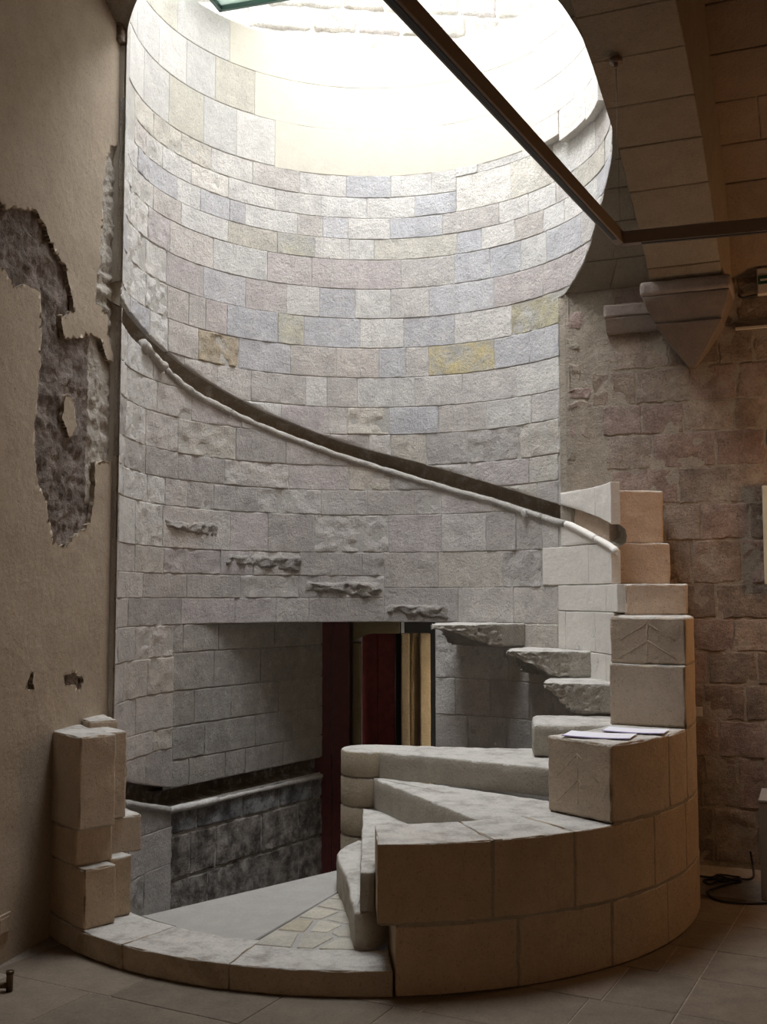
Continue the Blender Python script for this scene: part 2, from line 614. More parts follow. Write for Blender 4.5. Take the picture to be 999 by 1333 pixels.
COURSES = [
(4.460,4.520,[64.6,57.8,42.7,30.9,17.6,6,-13]),
(4.360,4.520,[177.0,164.7,151.7,140.1,126.0,111.4,97.4,84.3,72.1,64.6]),
(4.210,4.360,[176.6,168.9,159.8,147.5,133.9,118.9,104.9,91.3,77.2,64.6]),
(4.210,4.460,[64.6,46.8,31.0,17.8,9,-13]),
(4.060,4.210,[200,186,173.8,166.4,153.0,143.9,133.5,128.4,112.0,104.4,96.9,84.5,68.7,50.9,40.7,29.9,21.6,11,2,-13]),
(3.910,4.060,[200,190,178.5,164.1,151.3,133.9,118.1,106.7,96.5,89.2,64.4,56.7,45.4,35.0,26.4,18.2,8,-6]),
(3.700,3.910,[200,188,179.4,166.8,156.0,138.9,121.1,107.6,81.3,65.4,54.0,43.6,33.9,18.5,6]),
(3.490,3.700,[200,191,182.0,167.8,157.2,142.3,127.9,115.1,105.2,94.8,84.3,72.9,52.8,35.5,12]),
(3.280,3.490,[200,190,181.2,167.4,156.6,147.7,141.4,133.9,117.7,109.8,93.3,80.5,65.3,47.0,29.5]),
(3.070,3.280,[200,188,177.6,164.9,156.0,144.0,129.9,113.8,100.2,87.7,80.0,73.2,52.8,40.7,29.5]),
(2.860,3.070,[200,190,179.8,162.6,149.1,137.0,125.9,109.2,102.9,94.1,77.3,63.0,45.7,29.6]),
(2.670,2.860,[200,188,179.2,160.5,146.0,128.7,116.5,102.4,97.0,84.8,70.3,55.6,40.4,29.7]),
(2.450,2.670,[200,191,180.0,166.1,151.2,130.6,115.0,101.9,90.8,84.3,74.0,61.5,44.5,29.8]),
(2.280,2.450,[200,189,180.1,165.8,151.0,134.3,114.1,96.5,84.5,72.9,58.7,41.4,30.4]),
(2.110,2.280,[200,192,182.0,164.7,156.3,147.3,137.8,123.6,104.5,91.2,77.0,69.5,54.1,38.5,30.5]),
(1.850,2.110,[200,186.2,171.4,157.1,132.1,120.2,106.5,85.0,69.5,55.9,46.1,36.9,30.7]),
(1.690,1.850,[200,186.0,171.0,156.5,135.2,124.6,110.7,92.7,86.3]),
(1.540,1.690,[200,186.0,166.2,147.0,128.6,110.9,97.3,86.3]),
(1.610,1.850,[86.3,70.5,50.6,37.1]),
(1.375,1.540,[200,186.0,175.0,149.0,130.3,117.5,107.9,86.3]),
(1.375,1.610,[86.3,64.6,47.2,31.1]),
(1.180,1.375,[200,184,170,151.5]),
(0.960,1.180,[200,178,163,151.5]),
(0.750,0.960,[200,186,169,151.5]),
(0.620,0.750,[200,176,160,151.5]),
(-0.07,0.150,[200,172,151.5]),
(-0.40,-0.07,[200,184,163,151.5]),
(1.000,1.375,[71.5,49.1,31.3,10]),
(0.760,1.000,[71.5,65.6,54.9,42.0,27.6,8]),
(0.400,0.760,[71.5,61.8,49.8,33.9,13.2]),
(-0.10,0.400,[71.5,54,35]),
]
SPECIAL = {   # (course bottom, rounded middle angle): colour, roughness
(3.07, 63): (YEL, .15), (3.28, 38): (srgb(184, 177, 152), .5), (3.28, 114): (OLIVE, .2), (3.91, 112): (OLIVE, .1),
(3.49, 110): (PALE, .1), (3.49, 100): (BLUE, .0), (3.49, 90): (PALE, .3), (3.49, 94): (PALE, .3), (3.28, 102): (BLUE, 0), (3.07, 137): (srgb(186, 172, 150), 1.0),
(2.67, 91): (srgb(206, 200, 190), .9), (4.21, 56): (WHITE_ST, .1), (4.21, 141): (WHITE_ST, .6), (3.28, 162): (PALE, .9),
(3.49, 162): (PALE, .7), (3.49, 175): (PALE, .7), (1.85, 96): (GREY, .9), (2.67, 153): (GREY, .6), (4.36, 171): (TAN, .4), (4.36, 158): (TAN, .6), (4.36, 146): (TAN, .5),
(2.28, 124): (GREY, .7), (2.11, 114): (GREY, .6), (1.85, 179): (PALE, .2), (3.91, 77): (TAN, .2),
}
for z0, z1, ts in COURSES:
    for a, b in zip(ts, ts[1:]):
        mid = (a + b) / 2
        key = (z0, round(mid))
        zz = (z0 + z1) / 2
        if key in SPECIAL:
            col, rg = SPECIAL[key]
            col = jit(col, .03)
        else:
            r = random.random()
            if zz > 3.9:
                col = PALE if r < .45 else (BLUE if r < .6 else (TAN if r < .72 else GREY))
                rg = random.choice([0, .05, .1, .2])
            elif zz > 2.6:
                col = BLUE if r < .3 else (PINK if r < .5 else (PALE if r < .65 else GREY))
                rg = random.choice([0, .1, .2, .35])
            elif zz > 1.3:
                col = GREY if r < .5 else (DIM if r < .75 else (WARM if r < .88 else PINK))
                rg = random.choice([.1, .2, .35, .6])
            else:
                col = (PALE if mid < 80 else GREY) if r < .5 else (GREY if r < .8 else WARM)
                rg = random.choice([.1, .25, .4, .7])
            if mid > 160 and zz > 1.9:
                rg = max(rg, .5)
                col = PALE if random.random() < .6 else col
            col = jit(col)
        drum_stone(a, b, z0, z1, col, YELLOWED if key in ((3.07, 63), (3.28, 38), (3.28, 114), (3.91, 112)) else OLD, rg, lift=random.uniform(-.002, .003))

# large ashlar slabs and the plaster of the upper drum
for z0, z1, ts in ((4.52, 4.85, [183, 170.8, 157.3, 143, 131.5, 119]), (4.85, 5.16, [183, 176, 162.5, 150, 139, 125.5]), (5.16, RIM, [183, 168, 154, 134])):
    for a, b in zip(ts, ts[1:]):
        V, Fc = patch(inner, um(b), um(a), z0, z1, amp=.0015, bevel=.004, gap=.0015, wob=.001, res=.05)
        obj('stone', V, Fc, CUT, wall_drum, jit(random.choice([srgb(200, 198, 194), srgb(208, 205, 200), srgb(194, 190, 179)]), .04))
pl = [patch(inner, um(36), um(134), 5.16, RIM, amp=.002, bevel=.004, gap=.0, res=.06, freq=5),
      patch(inner, um(36), um(125.5), 4.85, 5.16, amp=.002, bevel=.0, gap=.0, wob=0, res=.06, freq=5),
      patch(inner, um(36), um(119), 4.515, 4.85, amp=.002, bevel=.003, gap=.0, wob=.002, res=.06, freq=5)]
obj('render_coat', *join(pl), WELL_PLASTER, wall_drum)
# proud facing slabs on the right of the upper drum
def inner2(u, v, h):
    return cyl(RI - .055 - h, math.degrees(u / RI), v)
for z0, z1, a, b in ((4.47, 4.62, 36, 25.5), (4.42, 4.62, 25, 10), (4.40, 4.60, 9.8, -2), (4.62, 4.86, 36, 17), (4.60, 4.86, 17, -8), (4.86, 5.15, 36, 22), (4.86, 5.15, 22, -10), (5.15, RIM, 36, 12), (5.15, RIM, 12, -12)):
    V, Fc = patch(inner2, um(b), um(a), z0, z1, depth=.06, amp=.001, bevel=.002, gap=.0006, wob=.001, res=.05)
    obj('facing_slab', V, Fc, CUT, wall_drum, jit(WHITE_ST, .03))

# broken sockets of vanished steps across the drum: ragged stumps
for th0, th1, z0, z1, tail in ((136, 157, 1.93, 2.03, .6), (110, 134, 1.715, 1.83, .5), (87, 110, 1.535, 1.655, .5), (67, 86, 1.385, 1.50, .6)):
    V, Fc = patch(inner, um(th0), um(th1), lambda u: z0 + (z1 - z0) * .35 * smooth01((u - um(th0)) / (um(th1) - um(th0))), z1, depth=.02, res=.011, amp=.020, bevel=.022, gap=.004, wob=.016, lift=.014, freq=15)
    obj('broken_step_stump', V, Fc, BROKEN, wall_drum, jit(srgb(176, 170, 164), .04))

# the carved rail: a roll moulding, cracked into lengths, ragged at its upper end
def rail_path(t0, t1, n, dr=.0):
    return [cyl(RI + .004 - dr, t, lerp_tab(RAIL, t) - .020) for t in rng(t0, t1, n)]
for t0, t1, rad, wob in ((-3, 12.6, .021, .002), (13.2, 27.5, .022, .002), (28, 36.5, .023, .003), (37, 132, .022, .005), (132.5, 157, .026, .010), (158, 169.5, .036, .016)):
    obj('handrail', *tube(rail_path(t0, t1, max(8, int((t1 - t0) * 1.1))), rad, 10, True, wob), NEW if t1 < 28 else OLD, wall_drum, WHITE_ST if t1 < 28 else jit(srgb(180, 175, 168), .03))
obj('broken_knob', *block(lambda a, b, c: cyl(RI + .01 - b, 42.5 + math.degrees(a / RI), 2.095 + c), (-.022, .022), (.0, .042), (-.03, .018), .016, .012, .005, 30), BROKEN, wall_drum, jit(PALE, .02))

# ------------------------------------------------------------------ doorway under the drum and the passage behind it
DP, NP, PP = Vector((.545, .839)), Vector((.839, -.545)), Vector((-1.30, 6.71))
def passage(u, v, h):
    p = PP + DP * u + NP * h
    return Vector((p.x, p.y, v))
wall_pass = structure(obj('wall_passage', *join([
    quad_sheet(lambda u, z: passage(u, z, -.012), [-.06, .8, 3.0], [-1.3, .27, ]),
    quad_sheet(lambda u, z: passage(u, z, -.012), [-.06, .8, 3.0], [.375, 1.5]),
]), MORTAR))
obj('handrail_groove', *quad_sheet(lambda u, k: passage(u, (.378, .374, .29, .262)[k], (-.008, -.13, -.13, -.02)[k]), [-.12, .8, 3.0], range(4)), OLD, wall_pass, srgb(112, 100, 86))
for z0, z1, us in ((1.20, 1.375, [0, .09, .42, 1.0, 1.6]), (.965, 1.20, [0, .38, .85, 1.6]), (.75, .965, [0, .2, .55, 1.05, 1.6]), (.54, .75, [0, .3, .8, 1.2, 1.6]), (.375, .54, [0, .16, .5, .7, 1.1, 1.6]),
                   (.09, .262, [0, .24, .68, 1.07, 1.6]), (-.18, .09, [0, .18, .42, .88, 1.29, 1.6]), (-.5, -.18, [0, .35, .8, 1.3, 1.6])):
    for a, b in zip(us, us[1:]):
        rg = 1.0 if z0 < .1 else (.25 if z0 < .3 else random.choice([.1, .2, .4]))
        V, Fc = patch(passage, a, b, z0, z1, res=.022, amp=.002 + .006 * rg, bevel=.003 + .006 * rg, gap=.002 + .003 * rg, wob=.004 + .005 * rg, lift=-.002)
        obj('stone', V, Fc, SOILED if z0 < .2 else OLD, wall_pass, jit(srgb(172, 167, 160) if z0 > .3 else (srgb(170, 172, 176) if z0 > 0 else srgb(168, 162, 156))))
obj('handrail', *tube([passage(u, .246 + .006 * fbm(Vector((u, 0, 0)), 5), .0) for u in rng(-.02, .42, 12)], .022, 10, True, .003), OLD, wall_pass, PALE)
obj('handrail', *tube([passage(u, .242, -.002) for u in rng(.43, 1.55, 20)], .016, 8, True, .006), OLD, wall_pass, GREY)
# lower rail on the curved side, with the stones above and below its groove
obj('handrail', *tube([cyl(RI + .004, t, low_rail(t) - .02) for t in rng(152, 174, 14)], .023, 10, True, .005), OLD, wall_drum, srgb(180, 176, 170))
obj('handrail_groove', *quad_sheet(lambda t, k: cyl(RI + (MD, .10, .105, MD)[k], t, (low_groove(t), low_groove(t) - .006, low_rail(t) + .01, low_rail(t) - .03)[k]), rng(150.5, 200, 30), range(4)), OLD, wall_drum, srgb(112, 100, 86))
for a, b in ((151.5, 163), (163, 178), (178, 200)):
    for lo_, hi_ in ((lambda u: low_groove(math.degrees(u / RI)), .62), (.15, lambda u: low_rail(math.degrees(u / RI)) - .03)):
        pp = patch(inner, um(a), um(b), lo_, hi_, amp=.005, bevel=.003, gap=.002, wob=.004)
        if pp:
            obj('stone', *pp, OLD, wall_drum, jit(DIM))

# lintel soffit, passage ceiling, end wall, jambs
def inner_o(t, k):
    return cyl(RI + .006 + .6 * k, t, 1.376)
structure(obj('ceiling_passage', *join([quad_sheet(inner_o, rng(66, 156, 40), [0, 1]), box(-1.6, 1.1, 7.5, 9.6, 1.377, 1.45)]), MORTAR))
jamb = structure(obj('wall_doorway', *quad_sheet(lambda k, z: cyl(RI + .009 + .5 * k, 71.5 - .4 * k, z), rng(0, 1, 6), rng(-1.3, 1.375, 10)), MORTAR))
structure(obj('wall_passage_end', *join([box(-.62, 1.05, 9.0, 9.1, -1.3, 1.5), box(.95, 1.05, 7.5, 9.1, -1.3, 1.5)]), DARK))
door = thing('door_1', 'dark red plank door leaf standing open in the doorway under the round wall', 'door', (-.4, 8.0, -.9))
door['kind'] = 'structure'
for k in range(2):
    obj('plank', *box(-.505 + .128 * k, -.380 + .128 * k, 8.02, 8.06, -1.0, 1.37, .004), REDDARK, door)
arch = structure(obj('wall_archway', *join([
    box(-.235, -.170, 8.20, 8.42, -1.2, 1.20, .012, .2, .004),
    block(lambda a, b, c: Vector((-.235 + a, 8.20 + b, 1.20 + .07 * math.sin(min(1, a / .16) * PI / 2) + c * (1 - .18 * min(1, a / .16)))), (0, .36), (0, .2), (0, .2), .01, .03, .002)]), CUT), None)
arch.color = srgb(150, 138, 110)
door2 = thing('door_2', 'brighter red plank door seen through the stone arch beyond the doorway', 'door', (-.05, 8.5, -.9))
door2['kind'] = 'structure'
for k in range(2):
    obj('plank', *box(-.185 + .14 * k, -.047 + .14 * k, 8.48, 8.52, -1.0, 1.36, .004), RED, door2)
obj('gap_shade', *box(.094, .136, 8.36, 8.50, -1.0, 1.36, .004), DARK, door2)  # near-black box standing in for the shade in the gap beside the door
trim = thing('trim_1', 'moulded stone door jamb with three vertical ribs beside the red door', 'door jamb', (.25, 8.3, -.9))
trim['kind'] = 'structure'
obj('fillet', *box(.135, .198, 8.22, 8.36, -1.2, 1.27, .008, .15, .002), CUT, trim, srgb(190, 168, 130))
obj('roll', *tube([Vector((.235, 8.30, z)) for z in rng(-1.2, 1.27, 12)], .034, 12), CUT, trim, srgb(184, 162, 124))
obj('fillet', *box(.278, .355, 8.20, 8.36, -1.2, 1.27, .008, .15, .002), CUT, trim, srgb(190, 168, 130))
structure(obj('floor_passage', *box(-2.0, 1.6, 4.4, 9.3, -1.35, -1.25, .01), FLOOR)).color = srgb(120, 112, 104)

# ------------------------------------------------------------------ left wall: plaster, lost patches with rubble, ragged end
def leftw(u, v, h):
    p = PL + DL * u + NL * h
    return Vector((p.x, p.y, v))


BIG = [(-.381,3.211),(-.163,3.252),(-.115,3.238),(-.015,3.277),(.129,3.311),(.224,3.253),(.296,3.166),(.397,3.129),(.444,3.041),(.478,2.936),(.393,2.884),(.351,2.900),(.405,2.786),(.513,2.804),(.648,2.867),(.743,2.866),(.83,2.765),(.95,2.783),(.99,2.421),(.93,2.255),(.722,2.231),(.715,2.036),(.689,1.918),(.519,1.833),(.471,1.786),(.38,1.782),(.315,1.858),(.268,1.997),(.2,2.061),(.175,2.164),(.156,2.302),(.178,2.518),(.199,2.773),(.172,2.946),(.063,2.944),(-.029,2.918),(-.12,2.966),(-.366,2.908)]
STRIP = [(.785,3.832),(.833,3.913),(.99,3.972),(1.053,3.704),(1.105,2.866),(.914,2.783),(.825,2.885),(.82,3.005),(.696,3.045),(.727,3.261),(.751,3.471),(.736,3.628)]
LOWP = [[(.456,1.175),(.548,1.183),(.661,1.142),(.618,1.101),(.479,1.127)], [(.145,1.18),(.188,1.201),(.21,1.141),(.16,1.128)], [(.36, 2.12), (.42, 2.30), (.52, 2.38), (.58, 2.30), (.50, 2.18), (.44, 2.06)]]
ISLAND = [(.395, 2.40), (.43, 2.52), (.50, 2.50), (.53, 2.38), (.47, 2.30)]


def poly_dist(p, poly):
    """signed distance, positive inside"""
    x, y = p
    ins = False
    best = 9
    n = len(poly)
    for i in range(n):
        x0, y0 = poly[i]
        x1, y1 = poly[(i + 1) % n]
        if (y0 > y) != (y1 > y) and x < (x1 - x0) * (y - y0) / (y1 - y0) + x0:
            ins = not ins
        dx, dy = x1 - x0, y1 - y0
        t = max(0, min(1, ((x - x0) * dx + (y - y0) * dy) / (dx * dx + dy * dy)))
        d = math.hypot(x - x0 - t * dx, y - y0 - t * dy)
        best = min(best, d)
    return best if ins else -best


def lost(u, v):
    k = max(poly_dist((u, v), BIG), poly_dist((u, v), STRIP), *(poly_dist((u, v), q) for q in LOWP[:3]))
    k = min(k, -poly_dist((u, v), ISLAND))
    return k + .016 * fbm(Vector((u, v, 3)), 22)


U = rng(-.42, .900, 108)
Z = rng(.9, 4.02, 250)
plV, plF, ruV, ruF, rpV, rpF = [], [], [], [], [], []
mask = [[lost(u, v) if -.42 <= u else -1 for v in Z] for u in U]
nz = len(Z)
idp = {}
def pv(i, j, store, V, back=False):
    key = (i, j, back)
    if key not in store:
        u, v = U[i], Z[j]
        if 0 < i < len(U) - 1 and 0 < j < nz - 1 and abs(mask[i][j]) < .02:
            gx = (mask[i + 1][j] - mask[i - 1][j]) / (U[i + 1] - U[i - 1])
            gy = (mask[i][j + 1] - mask[i][j - 1]) / (Z[j + 1] - Z[j - 1])
            g2 = gx * gx + gy * gy
            if g2 > .05:
                k = max(-.011, min(.011, mask[i][j] / math.sqrt(g2)))
                u -= k * gx / math.sqrt(g2)
                v -= k * gy / math.sqrt(g2)
        h = .003 * fbm(Vector((u, v, 0)), 4) + .0012 * fbm(Vector((u, v, 5)), 40)
        if back:
            h = -.022
        store[key] = len(V)
        V.append(leftw(u, v, h))
    return store[key]
solid = [[(mask[i][j] + mask[i + 1][j] + mask[i][j + 1] + mask[i + 1][j + 1]) / 4 < 0 for j in range(nz - 1)] for i in range(len(U) - 1)]
for i in range(len(U) - 1):
    for j in range(nz - 1):
        if solid[i][j]:
            plF.append((pv(i, j, idp, plV), pv(i, j + 1, idp, plV), pv(i + 1, j + 1, idp, plV), pv(i + 1, j, idp, plV)))
        for (di, dj, e) in ((1, 0, ((1, 0), (1, 1))), (0, 1, ((0, 1), (1, 1)))):
            ii, jj = i + di, j + dj
            if ii < len(U) - 1 and jj < nz - 1 and solid[i][j] != solid[ii][jj]:
                p, q = ((i + e[0][0], j + e[0][1]), (i + e[1][0], j + e[1][1]))
                plF.append((pv(*p, idp, plV), pv(*q, idp, plV), pv(*q, idp, plV, True), pv(*p, idp, plV, True)))
base = len(plV)
rest = [quad_sheet(lambda u, z: leftw(u, z, .003 * fbm(Vector((u, z, 0)), 4)), rng(-8.2, -.42, 40), rng(-.05, 5.1, 30)),
        quad_sheet(lambda u, z: leftw(u, z, .003 * fbm(Vector((u, z, 0)), 4)), rng(-.42, .900, 40), rng(-.05, .9, 30)),
        quad_sheet(lambda u, z: leftw(u, z, .003 * fbm(Vector((u, z, 0)), 4)), rng(-.42, .900, 40), rng(4.02, 5.5, 40))]
rest.append(quad_sheet(lambda u, z: leftw(u, z, -.09), [-.5, .2, .900], rng(-.1, 5.5, 10)))
rest.append(quad_sheet(lambda u, z: leftw(u, z, -.42), [-.6, 1, 3.0], [-1.4, 2, 5.45]))
rest.append(quad_sheet(lambda k, z: leftw(-.55, z, -.09 - .33 * k), [0, 1], [-1.4, 2, 5.45]))
# the short return from the wall's end to the drum
e0, e1 = leftw(.900, 0, -.03), cyl(RI + .012, 200, 0)
ret = quad_sheet(lambda k, z: Vector((e0.x + (e1.x - e0.x) * k, e0.y + (e1.y - e0.y) * k, z)) + Vector((.006 * fbm(Vector((k, z, 1)), 6), 0, 0)), rng(0, 1, 6), rng(-.1, 5.5, 120))
def end_h(v):
    r = fbm(Vector((.900, v, 1)), 9) * .013 + fbm(Vector((.900, v, 8)), 30) * .006 - .022 if lost(.900, v) > -.01 else .003 * fbm(Vector((.900, v, 0)), 4)
    return r
ret2 = quad_sheet(lambda k, z: leftw(.900, z, end_h(z) * (1 - k) - .09 * k), [0, 1], rng(-.1, 5.5, 360))
wall_left = structure(obj('wall_left', *join([(plV, plF)] + rest), PLASTER))
obj('wall_return', *join([ret, ret2]), WELL_PLASTER, wall_left)
# rubble laid bare behind the plaster (wall's end paler, its lit look put into the colour)
for name, mt, cond, k in (('exposed_rubble', RUBBLE, lambda u, v: u < .66 or v < 2.0, 0), ('exposed_quoin', RUBBLE_LIT, lambda u, v: not (u < .66 or v < 2.0), 1)):
    V, Fc, st = [], [], {}
    for i in range(len(U) - 1):
        for j in range(nz - 1):
            if mask[i][j] > -.05 and cond(U[i], Z[j]):
                q = []
                for a, b in ((i, j), (i, j + 1), (i + 1, j + 1), (i + 1, j)):
                    if (a, b) not in st:
                        st[(a, b)] = len(V)
                        u, v = U[a], Z[b]
                        r = fbm(Vector((u, v, 1)), 11) * .014 + fbm(Vector((u, v, 8)), 34) * .009
                        if k:
                            r += .008 * math.sin(v * 75 + 3 * fbm(Vector((u, v, 2)), 5)) * (1 if 2.8 < v < 3.25 else .2)
                        V.append(leftw(u, v, -.022 + r))
                    q.append(st[(a, b)])
                Fc.append(tuple(q))
    obj(name, V, Fc, mt, wall_left)
# stone left in the wall's end, high up
obj('stone', *block(lambda a, b, c: leftw(.885 + a, c, -.02 + b), (-.03, .05), (-.02, .05), (4.50, 5.2), .014, .04, .006), OLD, wall_left, srgb(130, 112, 96))

# ------------------------------------------------------------------ back wall
def backw(u, v, h):
    p = P0 + EB * u + NB * h
    return Vector((p.x, p.y, v))


bm = quad_sheet(lambda u, v: backw(u, v, -.003 + .006 * fbm(Vector((u, v, 0)), 5) * (1 if u < .32 and v > 2 else .3)), rng(.025, 1.6, 70), rng(-.05, 3.75, 120))
bm3 = quad_sheet(lambda k, z: cyl(RI + MD, 29.9, z) * (1 - k) + backw(.05, z, 0) * k + Vector((0, 0, 0)) - Vector((NB.x, NB.y, 0)) * (.006 * fbm(Vector((k, z, 2)), 8)), rng(0, 1, 4), rng(-.1, 3.6, 120))
bm2 = quad_sheet(lambda u, v: backw(u, v, -.01), rng(1.6, 4.6, 6), rng(-.05, 3.75, 8))
wall_back = structure(obj('wall_back', *join([bm, bm2, bm3]), MORTAR_ROOM))
RB = srgb(170, 156, 144)
RBP = srgb(172, 153, 144)
RBD = srgb(150, 136, 124)
ROWS = [(3.17, 3.45, [.29, .58, .8, 1.06, 1.35]), (2.933, 3.17, [.285, .66, .95, 1.15, 1.4]), (2.72, 2.933, [.19, .30, .46, .78, 1.05, 1.4]), (2.535, 2.72, [.25, .49, .74, 1.03, 1.4]),
        (2.32, 2.535, [.27, .55, .92, 1.2, 1.4]), (2.10, 2.32, [.30, .70, .99, 1.35]), (1.885, 2.10, [.50, .62, .83, 1.1, 1.4]), (1.625, 1.885, [.5, .77, 1.05, 1.4]), (1.42, 1.625, [.55, .9, 1.2, 1.4]),
        (1.23, 1.42, [.5, .72, 1.0, 1.4]), (1.04, 1.23, [.55, .85, 1.12, 1.4]), (.83, 1.04, [.5, .82, 1.05, 1.4]), (.62, .83, [.55, .9, 1.15, 1.4]), (.33, .62, [.5, .81, 1.0, 1.4]), (.02, .33, [.55, .86, 1.1, 1.4])]
for z0, z1, us in ROWS:
    for a, b in zip(us, us[1:]):
        rg = random.choice([.4, .6, .9])
        V, Fc = patch(backw, a, b, z0, z1, res=.028, amp=.003 + .004 * rg, bevel=.005, gap=.005, wob=.012, lift=.0, erode=.016 * rg)
        o = obj('stone', V, Fc, ROOM, wall_back, jit(random.choice([RB, RB, RBP, RBD]), .10))
# torn edge of the drum wall where it was broken back
z = 2.24
for k in range(9):
    z += random.uniform(.01, .07)
    hgt = random.uniform(.06, .15)
    V, Fc = patch(backw, .02 + random.uniform(0, .02), random.uniform(.09, .21), z, z + hgt, res=.014, amp=.012, bevel=.010, gap=.004, wob=.02, lift=-.002, freq=12)
    z += hgt
    obj('stone', V, Fc, BROKEN, wall_back, jit(random.choice([RBP, RB, srgb(168, 160, 146)]), .06))

# cornice stub and corbel carrying the rib
cor = []
cor.append(block(lambda a, b, c: backw(a, c, b), (.285, .60), (-.02, .085), (3.255, 3.335), .012, .05, .004))
cor.append(block(lambda a, b, c: backw(a, c, b * (1 + (c - 3.255) * 6)), (.29, .60), (-.02, .08), (3.165, 3.255), .01, .05, .003))
obj('cornice', *join(cor), DRESSED, wall_back, srgb(146, 134, 126))
corb = thing('corbel', 'stone corbel like an inverted pyramid under the vault rib', 'corbel', tuple(backw(.8, 2.9, 0)))
corb['kind'] = 'structure'
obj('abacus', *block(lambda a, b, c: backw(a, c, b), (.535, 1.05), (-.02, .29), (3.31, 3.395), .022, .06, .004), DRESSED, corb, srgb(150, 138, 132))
def cavetto(a, b, c):
    k = smooth01((3.31 - c) / .16)
    return backw(.795 + (a - .795) * (1 - .22 * k), c, b * (1 - .28 * k))
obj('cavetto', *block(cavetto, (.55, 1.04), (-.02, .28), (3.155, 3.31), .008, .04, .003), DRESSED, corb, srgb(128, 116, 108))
def pyramid(a, b, c):
    k = (3.155 - c) / .24
    return backw(.80 + (a - .80) * (1 - .90 * k), c, b * (1 - .72 * k))
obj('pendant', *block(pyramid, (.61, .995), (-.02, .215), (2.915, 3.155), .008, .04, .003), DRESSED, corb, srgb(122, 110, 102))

# ------------------------------------------------------------------ vault
def dom(x, y):
    s, d = sd(x, y)
    q = (Vector((x, y)) - PL).dot(NL)
    return -.06 <= d <= 8.66 and s <= 4.6 and q >= -.06


def polar_sheet(z_of, r0, n=300):
    V, Fc = [], []
    prev = None
    nr = 36
    for i in range(n + 1):
        t = 360 * i / n + 29
        if 31 < t < 196:
            prev = None
            continue
        p = cyl(r0, t, 0)
        lim = r0
        while lim < 13:
            q = cyl(lim + .03, t, 0)
            if not dom(q.x, q.y):
                break
            lim += .03
        if lim < r0 + .05:
            prev = None
            continue
        col = []
        for k in range(nr + 1):
            r = r0 + (lim - r0) * (k / nr) ** 1.6
            q = cyl(r, t, 0)
            col.append(len(V))
            V.append(Vector((q.x, q.y, z_of(q.x, q.y))))
        if prev:
            for k in range(nr):
                Fc.append((prev[k], col[k], col[k + 1], prev[k + 1]))
        prev = col
    return V, Fc


ceil_ = structure(obj('ceiling', *polar_sheet(lambda x, y: vault_z(max(0, sd(x, y)[1])) + .012, RI + .004), MORTAR_ROOM))
VST = srgb(150, 138, 122)
VSD = srgb(142, 124, 106)


def s_cyl(d):
    k = RI * RI - (d - 1.045) ** 2
    return -.878 + math.sqrt(k) if k > 0 else -.878


def arc_table(prof):
    out, L, pd, pz = [], 0, 0, prof(0)
    for i in range(0, 431):
        d = i * .01
        z = prof(d)
        L += math.hypot(d - pd, z - pz)
        pd, pz = d, z
        out.append((L, d))
    return out


vt = arc_table(vault_z)
rt = arc_table(lambda d: lerp_tab(RIBP, d))


def vaultm(tab, prof):
    def f(s, l, h):
        d = lerp_tab(tab, l)
        z = prof(d)
        dz = (prof(d + .02) - prof(max(0, d - .02))) / (.04 if d > .02 else .02 + d)
        n = Vector((1, -dz if True else 0)).normalized()      # (along d, along z) perpendicular below
        nd, nz_ = -dz, 1.0
        m = math.hypot(nd, nz_)
        # out of the vault: downwards and towards the room
        return backw(s, z - h * nz_ / m, d + h * dz / m)
    return f


vm = vaultm(vt, vault_z)
rm_ = vaultm(rt, lambda d: lerp_tab(RIBP, d))
# web between the drum's cut and the rib: rows whose left ends follow the drum
edges = [0, .22, .45, .66, .88, 1.1, 1.35, 1.6, 1.85, 2.1]
for l0, l1 in zip(edges, edges[1:]):
    d0 = lerp_tab(vt, (l0 + l1) / 2)
    left = s_cyl(d0)
    cuts = [0.0, 1.0] if (.60 - left) < .35 else [0.0, .5 + random.uniform(-.1, .1), 1.0]
    for k0, k1 in zip(cuts, cuts[1:]):
        def fm(k, l, h):
            a = s_cyl(lerp_tab(vt, l)) + .004
            return vm(a + (.60 - a) * k, l, h)
        V, Fc = patch(fm, k0, k1, l0, l1, res=.05, amp=.002, bevel=.004, gap=.003, wob=.0015, depth=.02)
        obj('stone', V, Fc, CUT, ceil_, jit(VST, .05))
# transverse rib
rib = thing('trim_2', 'wide flat stone rib springing from the corbel across the dark vault', 'rib', tuple(backw(.8, 3.4, .1)))
rib['kind'] = 'structure'
re_ = [0, .36, .68, 1.02, 1.36, 1.70, 2.06, 2.40, 2.75, 3.1]
for l0, l1 in zip(re_, re_[1:]):
    V, Fc = patch(rm_, .585, 1.0, l0, l1, res=.05, amp=.002, bevel=.005, gap=.002, wob=.002, depth=.06)
    obj('voussoir', V, Fc, CUT, rib, jit(VST, .05))
obj('rib_side', *quad_sheet(lambda l, k: backw(.588, lerp_tab(RIBP, lerp_tab(rt, l)) * (1 - k) + (vault_z(lerp_tab(rt, l)) + .02) * k, lerp_tab(rt, l)), rng(.0, 3.4, 40), rng(0, 1, 4)), CUT, rib, jit(VST, .02))
obj('rib_side', *quad_sheet(lambda l, k: backw(.997 + .045 * k, lerp_tab(RIBP, lerp_tab(rt, l)) * (1 - k) + (vault_z(lerp_tab(rt, l)) + .02) * k, lerp_tab(rt, l)), rng(.0, 3.4, 40), rng(0, 1, 4)), CUT, rib, jit(VST, .02))
obj('rib_core', *quad_sheet(lambda l, k: rm_(.59 + .405 * k, l, -.01), rng(.0, 3.4, 40), rng(0, 1, 3)), MORTAR_ROOM, rib)
